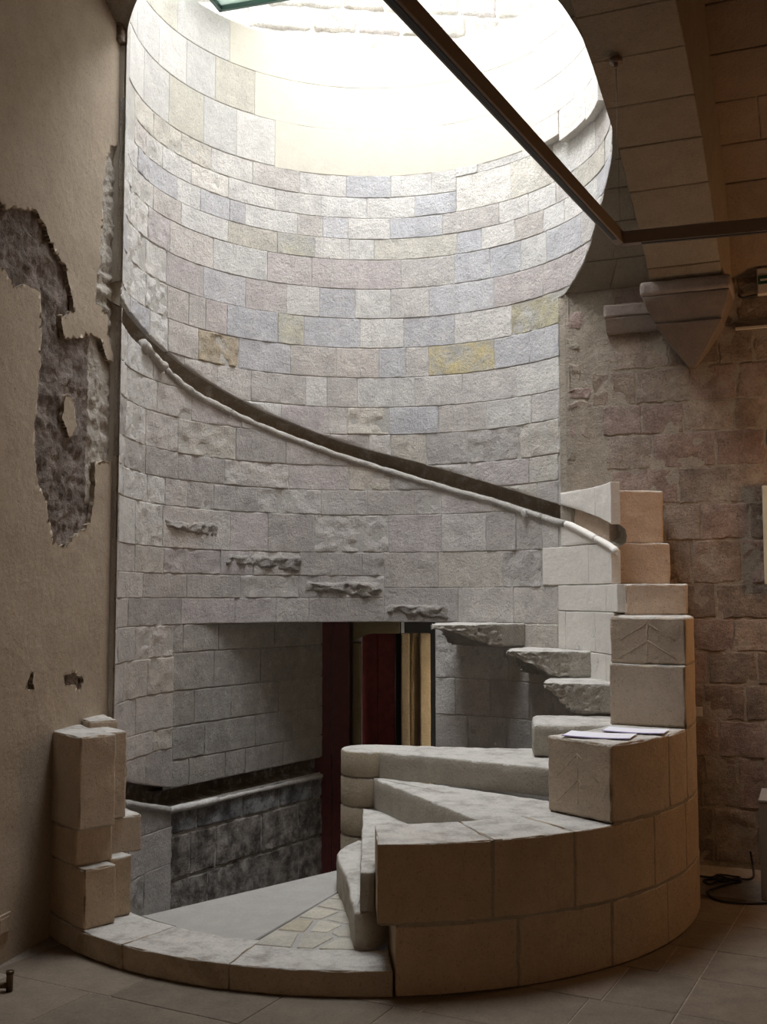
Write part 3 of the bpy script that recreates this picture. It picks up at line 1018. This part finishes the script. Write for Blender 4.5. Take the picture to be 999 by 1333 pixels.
# web to the right of the rib
row = 0
l = .0
while l < 3.6:
    h = random.uniform(.26, .32)
    s = 1.02 - random.uniform(0, .3)
    while s < 2.3:
        L = random.uniform(.42, .62)
        V, Fc = patch(vm, max(1.02, s), s + L, l, l + h, res=.07, amp=.002, bevel=.005, gap=.003, wob=.002, depth=.02) or (None, None)
        if V:
            obj('stone', V, Fc, CUT, ceil_, jit(VSD, .06))
        s += L
    l += h

# ------------------------------------------------------------------ floor
def indom(x, y):
    s, d = sd(x, y)
    return 0 <= d <= 8.6 and s <= 4.55 and (Vector((x, y)) - PL).dot(NL) >= 0


FE, FN = Vector((.89, -.457)), Vector((-.457, -.89))
def floorm(a, b, c):
    p = FE * a + FN * b
    return Vector((p.x, p.y, c))
floor = structure(obj('floor', *polar_sheet(lambda x, y: -.004, RI + .12, 200), MORTAR_ROOM))
FC = [srgb(124, 112, 98), srgb(119, 108, 95), srgb(128, 116, 102), srgb(115, 105, 92)]
cols = [-3.9, -3.45, -2.9, -2.35, -1.75, -1.25, -.924, -.35, .2, .75, 1.3]
brow = [-5.9, -5.42, -5.0, -4.62, -4.2, -3.78, -3.366, -2.95, -2.5, -2.0, -1.4]
for bi, (b0, b1) in enumerate(zip(brow, brow[1:])):
    cs = list(cols)
    cs = [c if abs(c + .924) < .01 else c + random.uniform(-.18, .18) for c in cs]
    for a0, a1 in zip(cs, cs[1:]):
        ctr = floorm((a0 + a1) / 2, (b0 + b1) / 2, 0)
        rr = math.hypot(ctr.x - CX, ctr.y - CY)
        if rr < RI + .16:
            continue
        ok = all(indom(*floorm(a, b, 0).xy) for a in (a0, a1) for b in (b0, b1))
        if not ok:
            # trim against the walls: shrink until inside, skip when nothing is left
            lo_a, hi_a = a0, a1
            for _ in range(24):
                if all(indom(*floorm(lo_a, b, 0).xy) for b in (b0, b1)):
                    break
                lo_a += .03
            for _ in range(24):
                if all(indom(*floorm(hi_a, b, 0).xy) for b in (b0, b1)):
                    break
                hi_a -= .03
            if hi_a - lo_a < .12:
                continue
            a0, a1 = lo_a, hi_a
        g = .0018
        V, Fc = block(floorm, (a0 + g, a1 - g), (b0 + g, b1 - g), (-.05, random.uniform(-.0015, .0005)), .005, .12, .0012, 6)
        obj('flagstone', V, Fc, FLOOR, floor, jit(random.choice(FC), .03))
# the rest of the room, behind the camera and to the right
rw = backw(4.55, 0, 0)
structure(obj('wall_right', *quad_sheet(lambda d, z: backw(4.55, z, d), rng(-.1, 8.7, 8), rng(-.1, 5.2, 6)), PLASTER))
structure(obj('wall_front', *quad_sheet(lambda s, z: backw(s, z, 8.6), rng(-6.5, 4.7, 8), rng(-.1, 5.2, 6)), PLASTER))

# ------------------------------------------------------------------ ring wall: parapet, kerb, pier
LIME = srgb(194, 174, 150)
LIMEP = srgb(200, 184, 165)
par = thing('parapet', 'stepped curved parapet of pale limestone blocks round the outside of the stair', 'parapet', tuple(cyl(RO, -60, 0)))
for z0, z1, ts in ((0, .272, [-85.8, -69.1, -53.3, -39, -20, 5, 31]), (.275, .586, [-88.1, -72.7, -60, -42.8, -30.5, -8, 12, 31])):
    for a, b in zip(ts, ts[1:]):
        obj('stone', *polar_block(a + .14, b - .14, RI + .004, RO + random.uniform(-.001, .002), z0 + .003, z1 - .003, .005, .028, .0022, .016), CUT, par, jit(LIME, .04))
for z0, z1, ts in ((.589, .92, [-53, -37.5, -29, 4, 24]), (.922, 1.218, [-29, -2, 24]), (1.22, 1.448, [-28, 3, 24])):
    for a, b in zip(ts, ts[1:]):
        obj('stone', *polar_block(a + .05, b - .05, RI + .002, RO, z0, z1, .008, .026, .003, .024), CUT, par, jit(LIMEP if a < -20 else LIME, .03))
mo = []
for t0, z0, z1 in ((-85.3, .004, .30), (-87.6, .272, .58), (-52.5, .57, .912), (-28.6, .90, 1.21), (-27.5, 1.2, 1.44)):
    for r in (RO - .0022, RI + .007):
        mo.append(quad_sheet(lambda t, z: cyl(r, t, z), rng(t0, 28, 60), [z0, (z0 + z1) / 2, z1]))
obj('mortar', *join(mo), MORTAR_WARM, par)
for z0, z1, ti, to in ((1.45, 1.618, -6, -6), (1.62, 1.858, 1, 5.5), (1.86, 2.17, 1, 8.5)):
    # upper courses: inner facing carries the rail, outer blocks stand behind it
    V, Fc = polar_block(to, 29, RI + .04, RO, z0, z1, .008, .022, .004, .022)
    obj('stone', V, Fc, CUT, par, jit(srgb(204, 184, 165), .03))
for z0, z1, ts in ((1.86, 2.20, [29.6, 12.8, 1]), (1.62, 1.86, [36.9, 17, 1.5]), (1.46, 1.62, [31, 6.5, -5]), (1.22, 1.46, [31.1, 28.1, 13.8, 0]), (1.0, 1.22, [31, 28.3, 7.4, -4])):
    for a, b in zip(ts, ts[1:]):
        u0, u1 = um(b), um(a)
        D = lambda u: math.degrees(u / RI)
        kw = dict(depth=.05, res=.022, amp=.0025, bevel=.003, gap=.002, wob=.002, lift=.003)
        ps = [patch(inner, u0, u1, lambda u: max(z0, lerp_tab(GROOVE, D(u))), lambda u: z1, **kw), patch(inner, u0, u1, lambda u: z0, lambda u: min(z1, lerp_tab(RAIL, D(u)) - .032), **kw)]
        if join(ps)[0]:
            obj('facing_stone', *join(ps), NEW, par, jit(WHITE_ST, .025))

def chevron(th, z0, z1, r0, r1):
    rm, parts = (r0 + r1) / 2, []
    for (ra, za, rb, zb) in ((rm, z1, r0, (z0 + z1) / 2), (rm, z1, r1, (z0 + z1) / 2), (rm, (z0 + z1) / 2, r0, z0), (rm, (z0 + z1) / 2, r1, z0), (rm, z1, rm, z0)):
        pts = [cyl(ra + (rb - ra) * k / 4, th, za + (zb - za) * k / 4) for k in range(5)]
        parts.append(tube(pts, .0032, 5))
    return join(parts)


obj('chisel_line', *chevron(-52.9, .64, .86, RI + .06, RO - .07), CUT, par, LIMEP)
obj('chisel_line', *chevron(-27.9, 1.25, 1.42, RI + .05, RO - .05), CUT, par, LIMEP)
PALE_TOP = stone_material('pale_top_limestone', .14, .2, .5, color=(.54, .515, .475), stain=(9, .30, .50, (.70, .67, .63)))  # paler limestone for the upward faces


def pale_top(o, k=.5):
    """upward faces get a paler stone than the sides"""
    o.data.materials.append(PALE_TOP)
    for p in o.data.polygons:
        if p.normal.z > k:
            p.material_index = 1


kerb = thing('kerb', 'low curved stone kerb closing the front of the stair landing', 'kerb', tuple(cyl(RO, -108, 0)))
for a, b in ((-147.5, -125), (-125, -107.5), (-107.5, -85.9)):
    obj('stone', *polar_block(a + .06, b - .06, RI + (.07 if a < -120 else .125), RO, 0, .103, .006, .028, .003, .022), CUT_DUSTY if a < -110 else CUT, kerb, jit(srgb(182, 166, 146), .03))

pier = thing('stone_pier', 'toothed stump of pale broken stone blocks against the plaster wall left of the landing', 'pier', tuple(cyl(1.6, -140, .105)))
for r0, r1, z0, z1, t1, col in ((1.585, 1.745, .105, .36, -134.3, LIME), (1.57, 1.75, .362, .52, -136.6, LIME), (1.575, 1.755, .522, .93, -135.6, LIMEP), (1.47, 1.583, .105, .37, -136.6, LIME),
                                (RI + .02, 1.56, .105, .36, -144.5, LIMEP), (RI, 1.55, .362, .53, -139.8, LIMEP), (RI + .02, 1.57, .532, .835, -145.4, LIME), (RI + .05, 1.57, .836, .955, -147.2, LIMEP), (1.47, 1.572, .532, .925, -139, LIMEP)):
    V, Fc = polar_block(-151 if r0 > 1.5 else -160, t1, r0, r1, z0, z1, .007, .022, .004, .026)
    obj('stone', V, Fc, CUT, pier, jit(col, .03))

# ------------------------------------------------------------------ landing
def prism(poly, z0, z1, r=.006):
    """upright prism with a narrow chamfer along its top"""
    n = len(poly)
    cx = sum(p[0] for p in poly) / n
    cy = sum(p[1] for p in poly) / n
    V, Fc = [], []
    area = sum(poly[i][0] * poly[(i + 1) % n][1] - poly[(i + 1) % n][0] * poly[i][1] for i in range(n))
    if area < 0:
        poly = poly[::-1]
    for z, k in ((z0, 0), (z1 - r, 0), (z1, r)):
        for x, y in poly:
            d = Vector((cx - x, cy - y))
            L = max(d.length, 1e-6)
            V.append(Vector((x + d.x / L * k, y + d.y / L * k, z)))
    for L in range(2):
        for i in range(n):
            j = (i + 1) % n
            Fc.append((L * n + i, L * n + j, (L + 1) * n + j, (L + 1) * n + i))
    Fc.append(tuple(2 * n + i for i in range(n)))
    return V, Fc


def arc(r, t0, t1, n):
    return [tuple(cyl(r, t, 0).xy) for t in rng(t0, t1, n)]


slab = tag(obj('landing_slab', *prism([(-1.085, 5.051), (-.245, 5.86), (-.20, 5.70), (-.225, 5.437), (-.560, 4.655)] + arc(RI + .12, -109.5, -124.8, 6) + arc(RI + .065, -125.2, -135, 4), .0, .101), CEMENT, smooth=False), 'smooth grey cement wedge slab of the landing at the head of the descending stair', 'slab')
region = [(-.552, 4.655), (-.216, 5.46), (-.15, 5.46), (-.10, 4.565)] + arc(RI + .120, -90.5, -109.0, 8)
pav = thing('stone_paving', 'triangle of small irregular paving stones bedded in pale mortar beside the first step', 'paving', (-.3, 4.95, 0))
obj('bedding', *prism(region, .0, .096, .002), CEMENT, pav, smooth=False)


def clip(poly, p, q):
    """keep what is nearer p than q, less half a joint"""
    mx, my = (p[0] + q[0]) / 2, (p[1] + q[1]) / 2
    nx, ny = q[0] - p[0], q[1] - p[1]
    L = math.hypot(nx, ny)
    nx, ny = nx / L, ny / L
    f = lambda v: (v[0] - mx) * nx + (v[1] - my) * ny + .011
    out = []
    for i in range(len(poly)):
        a, b = poly[i], poly[(i + 1) % len(poly)]
        fa, fb = f(a), f(b)
        if fa <= 0:
            out.append(a)
        if (fa < 0) != (fb < 0):
            t = fa / (fa - fb)
            out.append((a[0] + (b[0] - a[0]) * t, a[1] + (b[1] - a[1]) * t))
    return out


seeds = []
rs = random.Random(4)
for k in range(900):
    p = (rs.uniform(-.56, 0), rs.uniform(4.64, 5.5))
    if poly_dist(p, region) > .02 and all(math.hypot(p[0] - q[0], (p[1] - q[1]) * .75) > .115 for q in seeds):
        seeds.append(p)
for p in seeds:
    poly = list(region)
    cx_, cy_ = sum(v[0] for v in poly) / len(poly), sum(v[1] for v in poly) / len(poly)
    poly = [(x + (cx_ - x) * .05, y + (cy_ - y) * .05) for x, y in poly]
    for q in seeds:
        if q is not p:
            poly = clip(poly, p, q)
            if len(poly) < 3:
                break
    if len(poly) >= 3 and abs(sum(poly[i][0] * poly[(i + 1) % len(poly)][1] - poly[(i + 1) % len(poly)][0] * poly[i][1] for i in range(len(poly)))) > .003:
        obj('paving_stone', *prism(poly, .05, .1 + rs.uniform(0, .002), .006), FLOOR, pav, jit(rs.choice([srgb(172, 164, 146), srgb(160, 146, 124), srgb(186, 180, 166), srgb(178, 172, 160)]), .05), smooth=False)

# ------------------------------------------------------------------ steps
STEPC = srgb(176, 170, 158)
NR = .150


def bil(A, B, Cc, D, s, t):
    """A-B front edge (inner to wall), D-C back edge"""
    x = (A[0] * (1 - s) + B[0] * s) * (1 - t) + (D[0] * (1 - s) + Cc[0] * s) * t
    y = (A[1] * (1 - s) + B[1] * s) * (1 - t) + (D[1] * (1 - s) + Cc[1] * s) * t
    return x, y


def step_mesh(A, B, Cc, D, z0, z1, r=.012, res=.05, amp=.0025, chip=.008, bottom=None):
    la = math.hypot(A[0] - B[0], A[1] - B[1])
    lb = (math.hypot(A[0] - D[0], A[1] - D[1]) + math.hypot(B[0] - Cc[0], B[1] - Cc[1])) / 2

    def fm(a, b, c):
        s, t = a / la, b / lb
        x, y = bil(A, B, Cc, D, s, t)
        z = c
        if bottom:
            zb = bottom(s)
            z = zb + (c - z0) * (z1 - zb) / (z1 - z0)
            rough = smooth01((.78 - s) / .1)
            if rough > 0 and c < z1 - .012:
                n = fbm(Vector((x, y, z)), 38)
                k = rough * .016
                x += k * n
                y += k * noise.noise(Vector((x, y, z)) * 60)
                z += k * .7 * noise.noise(Vector((z, x, y)) * 55)
        return Vector((x, y, z))
    return block(fm, (0, la), (0, lb), (z0, z1), r, res, amp, 12, chip)


def worn_slab(poly, z0, z1, r=.012, res=.035, amp=.003, chip=.010):
    """an upright slab of any convex outline whose top arris is rounded and chipped"""
    area = sum(poly[i][0] * poly[(i + 1) % len(poly)][1] - poly[(i + 1) % len(poly)][0] * poly[i][1] for i in range(len(poly)))
    if area < 0:
        poly = poly[::-1]
    P = []
    for i in range(len(poly)):
        a, b = Vector(poly[i]), Vector(poly[(i + 1) % len(poly)])
        n = max(1, int((b - a).length / res))
        P += [a + (b - a) * k / n for k in range(n)]
    n = len(P)
    nrm = []
    for i in range(n):
        t = (P[(i + 1) % n] - P[i - 1]).normalized()
        nrm.append(Vector((-t.y, t.x)))
    sd_ = random.random() * 40
    V, Fc = [], []
    nz = max(2, int((z1 - z0) / res))
    lv = [(z0 + (z1 - r - z0) * k / nz, 0) for k in range(nz + 1)] + [(z1 - r * .3, r * .3), (z1, r)]
    rings = len(lv)
    for li, (z, k) in enumerate(lv):
        for i in range(n):
            p3 = Vector((P[i].x, P[i].y, z + sd_))
            g = amp * fbm(p3, 12)
            c = chip * max(0, fbm(p3, 15)) if li >= rings - 3 else 0
            q = P[i] + nrm[i] * (k + c + g)
            V.append(Vector((q.x, q.y, z - (c * .8 if li == rings - 1 else 0))))
    ctr = sum(P, Vector((0, 0))) / n
    for kk in (.25, .6):
        for i in range(n):
            q = Vector((V[(rings - 1) * n + i].x, V[(rings - 1) * n + i].y))
            q = q + (ctr - q) * kk
            V.append(Vector((q.x, q.y, z1 + amp * .6 * fbm(Vector((q.x, q.y, sd_)), 9))))
    tot = rings + 2
    for l in range(tot - 1):
        for i in range(n):
            j = (i + 1) % n
            Fc.append((l * n + i, l * n + j, (l + 1) * n + j, (l + 1) * n + i))
    V.append(Vector((ctr.x, ctr.y, z1)))
    for i in range(n):
        Fc.append(((tot - 1) * n + i, (tot - 1) * n + (i + 1) % n, len(V) - 1))
    return V, Fc


def drum(name, z0, z1, parent, col):
    seg = 36
    V, Fc = [], []
    prof = [(NR - .010, z0), (NR - .002, z0 + .004), (NR, z0 + .012), (NR, z1 - .012), (NR - .004, z1 - .004), (NR - .012, z1)]
    for r, z in prof:
        for k in range(seg):
            an = 2 * PI * k / seg
            rr = r + .002 * fbm(Vector((math.cos(an), math.sin(an), z)) * 3, 2)
            V.append(Vector((CX + rr * math.cos(an), CY + rr * math.sin(an), z)))
    for i in range(len(prof) - 1):
        for k in range(seg):
            Fc.append((i * seg + k, i * seg + (k + 1) % seg, (i + 1) * seg + (k + 1) % seg, (i + 1) * seg + k))
    Fc.append(tuple((len(prof) - 1) * seg + k for k in range(seg)))
    return obj(name, V, Fc, CUT, parent, col)


STEP_LABELS = [
 'first stone step, a narrow rounded stub beside the landing paving',
 'second stone step, a narrow sliver of tread just behind the parapet end',
 'third stone step, a long wedge tread running from the newel behind the low parapet',
 'fourth stone step, the highest that still reaches the round newel',
 'short stone step with rounded broken inner end, above the fourth step',
 'lowest of the three jagged cantilevered steps, beside the parapet pillar',
 'middle of the three jagged cantilevered steps on the round wall',
 'topmost jagged cantilevered step, level with the door lintel']
steps = []
for lb, loc in zip(STEP_LABELS, [(-.15, 5.1, .10), (.0, 5.2, .10), (.3, 5.2, .10), (.5, 5.6, .10), (1.0, 5.8, .7), (1.1, 6.2, .9), (1.0, 6.6, 1.07), (.7, 6.9, 1.22)]):
    steps.append(thing('stone_step', lb, 'step', loc, 'steps of the spiral stair'))
# lower four: solid steps with their newel drums
obj('tread', *worn_slab([(-.075, 4.545), (-.118, 4.555), (-.140, 4.72), (-.160, 5.0), (-.195, 5.25), (-.232, 5.46), (-.236, 5.56), (-.215, 5.70), (-.14, 5.86), (.02, 5.82), (.05, 4.70), (-.02, 4.60)], .104, .258, .012, .03, .004, .012), CUT_DUSTY, steps[0], jit(STEPC, .03))
obj('tread', *worn_slab([(-.040, 4.55), (-.096, 4.55), (-.104, 5.2), (-.112, 5.90), (.20, 5.70), (.47, 4.85), (.25, 4.74), (.0, 4.70)], .259, .417, .008, .04, .003, .008), CUT, steps[1], jit(STEPC, .03))
obj('tread', *worn_slab([(-.055, 5.905), (.16, 5.40), (.415, 4.80), (.65, 4.90), (.92, 5.15), (.06, 5.91)], .418, .575, .010, .03, .003, .010), CUT, steps[2], jit(STEPC, .03))
obj('tread', *worn_slab([(-.02, 5.905), (.45, 5.60), (.995, 5.225), (1.20, 5.55), (1.286, 6.02), (.6, 6.06), (-.06, 6.20)], .576, .715, .012, .03, .003, .012), CUT, steps[3], jit(STEPC, .03))
for k, (z0, z1) in enumerate(((-.1, .258), (.26, .415), (.417, .573), (.575, .713))):
    drum('newel_drum', z0, z1, steps[k], jit(srgb(178, 166, 146), .03))
# upper four: built into the wall, inner ends broken off
obj('tread', *step_mesh((.775, 5.69), (1.30, 5.605), (1.296, 6.12), (.83, 6.10), .717, .889, .028, .03, .004, .012), CUT, steps[4], jit(STEPC, .03))
obj('tread', *step_mesh((.895, 6.10), (1.325, 6.00), (1.245, 6.50), (.985, 6.44), .905, 1.068, .008, .013, .003, .008, bottom=lambda s: 1.068 - .03 - .133 * smooth01(s / .42)), BROKEN, steps[5], jit(srgb(186, 180, 170), .03))
obj('tread', *step_mesh((.735, 6.46), (1.25, 6.45), (.94, 7.0), (.80, 6.80), 1.072, 1.226, .008, .013, .003, .008, bottom=lambda s: 1.226 - .025 - .129 * smooth01(s / .62)), BROKEN, steps[6], jit(srgb(186, 180, 170), .03))
obj('tread', *step_mesh((.285, 6.50), (.915, 7.005), (.50, 7.32), (.34, 7.08), 1.228, 1.377, .008, .013, .003, .008, bottom=lambda s: 1.377 - .02 - .129 * smooth01(s / .80)), BROKEN, steps[7], jit(srgb(186, 180, 170), .03))

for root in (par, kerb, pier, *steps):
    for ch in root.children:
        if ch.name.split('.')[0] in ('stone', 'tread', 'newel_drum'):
            pale_top(ch, .45)

# ------------------------------------------------------------------ small things
def sheet(cx, cy, z, wx, wy, rot, name, label):
    t = thing(name, label, 'paper', (cx, cy, z), 'printed sheets on the parapet')
    R = lambda a, b, c: Vector((cx + a * math.cos(rot) - b * math.sin(rot), cy + a * math.sin(rot) + b * math.cos(rot), z + c + .004 * (a / wx) ** 2))
    obj('leaf', *block(R, (-wx, wx), (-wy, wy), (0, .0018), .0005, .04, .0), PAPERM, t)
    obj('edge_band', *block(R, (-wx, wx), (-wy - .001, -wy + .018), (.0019, .0025), .0002, .04, .0), INKM, t)
    return t
sheet(.975, 4.93, .924, .150, .100, -.40, 'paper_sheet', 'nearer pale printed sheet lying on the parapet block')
sheet(1.175, 5.09, .925, .140, .090, -.40, 'paper_sheet', 'farther pale printed sheet lying against the parapet pillar')

# lighting track: two bars meeting in a corner, hung on a wire
TZ = 3.08
track = thing('lighting_track', 'dark brown lighting track hanging across the skylight and the vault', 'lighting track', (1.035, 4.61, TZ))
c0 = Vector((1.035, 4.61, TZ))
def bar(p, q, wdt, hgt):
    d = (q - p)
    L = d.length
    d.normalize()
    n = Vector((0, 0, 1)).cross(d)
    return block(lambda a, b, c: p + d * a + n * b + Vector((0, 0, c)), (0, L), (-wdt / 2, wdt / 2), (0, hgt), .003, 5, 0)
pA, pB = Vector((-.32, 2.02, TZ)), Vector((2.9, 4.05, TZ))
obj('bar', *bar(c0, pA, .038, .058), METAL, track)
obj('bar', *bar(c0, pB, .038, .058), METAL, track)
for q in (pA, pB):
    d = (q - c0).normalized()
    n = Vector((0, 0, 1)).cross(d)
    p = c0 + d * .09
    obj('contact_slot', *block(lambda a, b, c: p + d * a + n * b + Vector((0, 0, c)), (0, (q - p).length), (-.009, .009), (-.003, .003), .001, 5, 0), BLACK, track)
hook = backw(.70, 3.915, 1.975)
hk = tag(obj('ceiling_hook', *join([tube([hook + Vector((0, 0, -.012)), hook + Vector((0, 0, .01))], .028, 14), tube([hook + Vector((0, 0, -.03)), hook + Vector((0, 0, -.01))], .010, 8), tube([hook + Vector((0, 0, -.03)), Vector((c0.x, c0.y, TZ + .05))], .0016, 6)]), METAL), 'small round ceiling hook with a thin wire down to the track corner', 'hook')

# green emergency light on the back wall
sign = thing('emergency_light', 'pale emergency light with a dark green label high on the back wall', 'emergency light', tuple(backw(1.27, 3.31, .03)))
obj('housing', *block(lambda a, b, c: backw(a, c, b), (1.178, 1.40), (.005, .05), (3.315, 3.475), .008, .1, 0), WHITE, sign)
obj('label_plate', *block(lambda a, b, c: backw(a, c, b), (1.185, 1.39), (.051, .054), (3.375, 3.425), .001, .1, 0), GREEN, sign)
obj('label_bar', *block(lambda a, b, c: backw(a, c, b), (1.198, 1.30), (.0545, .056), (3.394, 3.406), .0006, .1, 0), WHITE, sign)
tag(obj('emergency_light_cable', *tube(spline([backw(1.07, 3.335, .012), backw(1.09, 3.318, .012), backw(1.13, 3.32, .012), backw(1.172, 3.325, .012)]), .006, 6), BLACK), 'short black cable below the emergency light on the back wall', 'cable')
tag(obj('cable_trunking', *block(lambda a, b, c: backw(a, c, b), (1.05, 2.2), (.004, .022), (3.123, 3.140), .002, 2, 0), WHITE), 'thin pale cable trunking running right from the corbel', 'trunking')
tag(obj('junction_plate', *block(lambda a, b, c: backw(a, c, b), (.70, .812), (.012, .024), (.850, .905), .003, 1, 0), WHITE), 'small beige plate on the back wall beside the parapet pillar', 'plate')
tag(obj('display_panel', *block(lambda a, b, c: backw(a, c, b), (1.175, 1.6), (.02, .05), (1.62, 2.19), .004, 1, 0), PALEPANEL), 'pale upright panel at the right edge of the back wall', 'panel')
pl_ = thing('plinth', 'grey painted display plinth at the right edge by the black cable', 'plinth', (2.12, 5.80, 0))
def plm(a, b, c):
    p = Vector((1.935, 5.66)) + EB * a - NB * b
    return Vector((p.x, p.y, c))
obj('body', *block(plm, (0, .42), (0, .36), (0.0, .49), .004, 1.0, 0), PLINTH, pl_)
obj('top', *block(plm, (-.003, .423), (-.003, .363), (.491, .506), .003, 1.0, 0), PLINTH, pl_)

coil = [(1.727,6.122),(1.807,6.089),(1.851,6.122),(1.894,6.131),(1.939,6.106),(1.958,6.073),(1.952,6.041),(1.917,6.025),(1.887,6.03),(1.851,5.993),(1.825,6.017),(1.836,6.073),(1.866,6.089),(1.901,6.065),(1.896,6.025),(1.855,6.001),(1.83,6.041),(1.816,6.001),(1.78,5.958),(1.755,5.949),(1.735,5.985),(1.77,6.03),(1.85,6.05),(1.949,6.033)]
tail = [(1.94,6.0),(1.888,5.968),(1.83,5.923),(1.769,5.875),(1.712,5.817),(1.692,5.773),(1.691,5.686),(1.729,5.617),(1.829,5.582),(1.90,5.585),(2.1,5.60),(2.3,5.5)]
pts = [(2.055, 6.17, .13), (2.06, 6.15, .05), (2.045, 6.10, .010), (2.002, 6.05, .006), (1.96, 6.05, .007)]
pts += [(x, y, .006 + .0025 * (k % 3)) for k, (x, y) in enumerate(coil[::-1][1:])] + [(1.70, 6.14, .006), (1.62, 6.20, .006)]
tag_pts = [(1.952, 6.05, .010)] + [(x, y, .006) for x, y in tail]
tag(obj('power_cable', *join([tube(spline([Vector(p) for p in pts], 8), .006, 7), tube(spline([Vector(p) for p in tag_pts], 8), .006, 7)]), BLACK), 'black cable coiled on the floor between parapet and plinth', 'cable')
tag(obj('pipe_stub', *join([tube([Vector((-1.475, 4.385, .0)), Vector((-1.474, 4.385, .075))], .013, 14), tube([Vector((-1.66, 4.375, .022)), Vector((-1.475, 4.385, .022))], .011, 12), tube([Vector((-1.474, 4.385, .066)), Vector((-1.474, 4.385, .078))], .016, 14)]), BRONZE), 'small dark metal pipe stub standing on the floor by the left wall', 'pipe')
sock = thing('power_socket', 'plain plastered-over socket plate low on the left wall', 'socket', tuple(leftw(0, .16, 0)))
obj('plate', *block(lambda a, b, c: leftw(a, c, b), (-.05, .05), (.001, .012), (.12, .205), .003, 1, 0), PLASTER, sock)
obj('faceplate', *block(lambda a, b, c: leftw(a, c, b), (-.035, .035), (.012, .015), (.13, .19), .002, 1, 0), PLASTER, sock)

# ------------------------------------------------------------------ outside, above the rim of the drum
structure(obj('roof', *quad_sheet(lambda k, t: cyl((RI + .006) * (1 - k) + 3.6 * k, t, RIM - .002 - .3 * k), [0, .2, 1], rng(0, 360, 60)), MORTAR))
outer = []
def outw(u, v, h):
    return Vector((u, 8.15 + .10 * u - h, v))
for nm, q in (('light_baffle_left', lambda u, v: Vector((-2.15, 4.0 + u, v))), ('light_baffle_right', lambda u, v: Vector((2.0, 4.0 + u, v))), ('light_baffle_front', lambda u, v: Vector((-2.2 + u, 4.15, v)))):  # unseen walls added round the opening to narrow the sky light
    structure(obj(nm, *quad_sheet(q, rng(0, 4.6, 10), rng(5.0, 7.6, 10)), MORTAR))
structure(obj('light_baffle_top', *join([box(-2.4, -1.7, 3.9, 8.4, 7.6, 7.7), box(1.0, 2.3, 3.9, 8.4, 7.6, 7.7), box(-1.7, 1.0, 3.9, 4.4, 7.6, 7.7), box(-1.7, 1.0, 7.3, 8.4, 7.6, 7.7)]), MORTAR))  # unseen slab added; its offset hole steers sky light to the right-hand back
wall_out = structure(obj('wall_outer', *quad_sheet(lambda u, v: outw(u, v, -.012), rng(-3, 3, 30), rng(5.1, 8.6, 16)), MORTAR))
rs = random.Random(11)
z = 5.45
while z < 7.0:
    h = rs.uniform(.16, .30)
    u = -2.0 - rs.uniform(0, .3)
    while u < 2.0:
        L = rs.uniform(.22, .6)
        V, Fc = patch(outw, u, u + L, z, z + h, res=.035, amp=.014, bevel=.025, gap=.006, wob=.018, lift=.01, freq=7)
        obj('stone', V, Fc, BROKEN, wall_out, jit(rs.choice([TAN, PALE, WARM, GREY]), .08))
        u += L
    z += h
sky = thing('skylight_panel', 'tinted glass skylight panel with dark green frame above the round wall', 'skylight', (-1.0, 7.2, 5.7))
def tilt(a, b, c):
    return Vector((-1.19 + a * .957 - b * .29, 7.53 - a * .29 - b * .957, 5.80 + c))
obj('pane', *block(tilt, (.02, .55), (.02, .9), (.012, .022), .002, 1, 0), GLASS, sky)
for a, b in (((0, .57), (-.004, .025)), ((0, .57), (.89, .92)), ((-.004, .025), (0, .92)), ((.545, .57), (0, .92))):
    obj('frame', *block(tilt, a, b, (-.02, .03), .003, 1, 0), FRAME, sky)
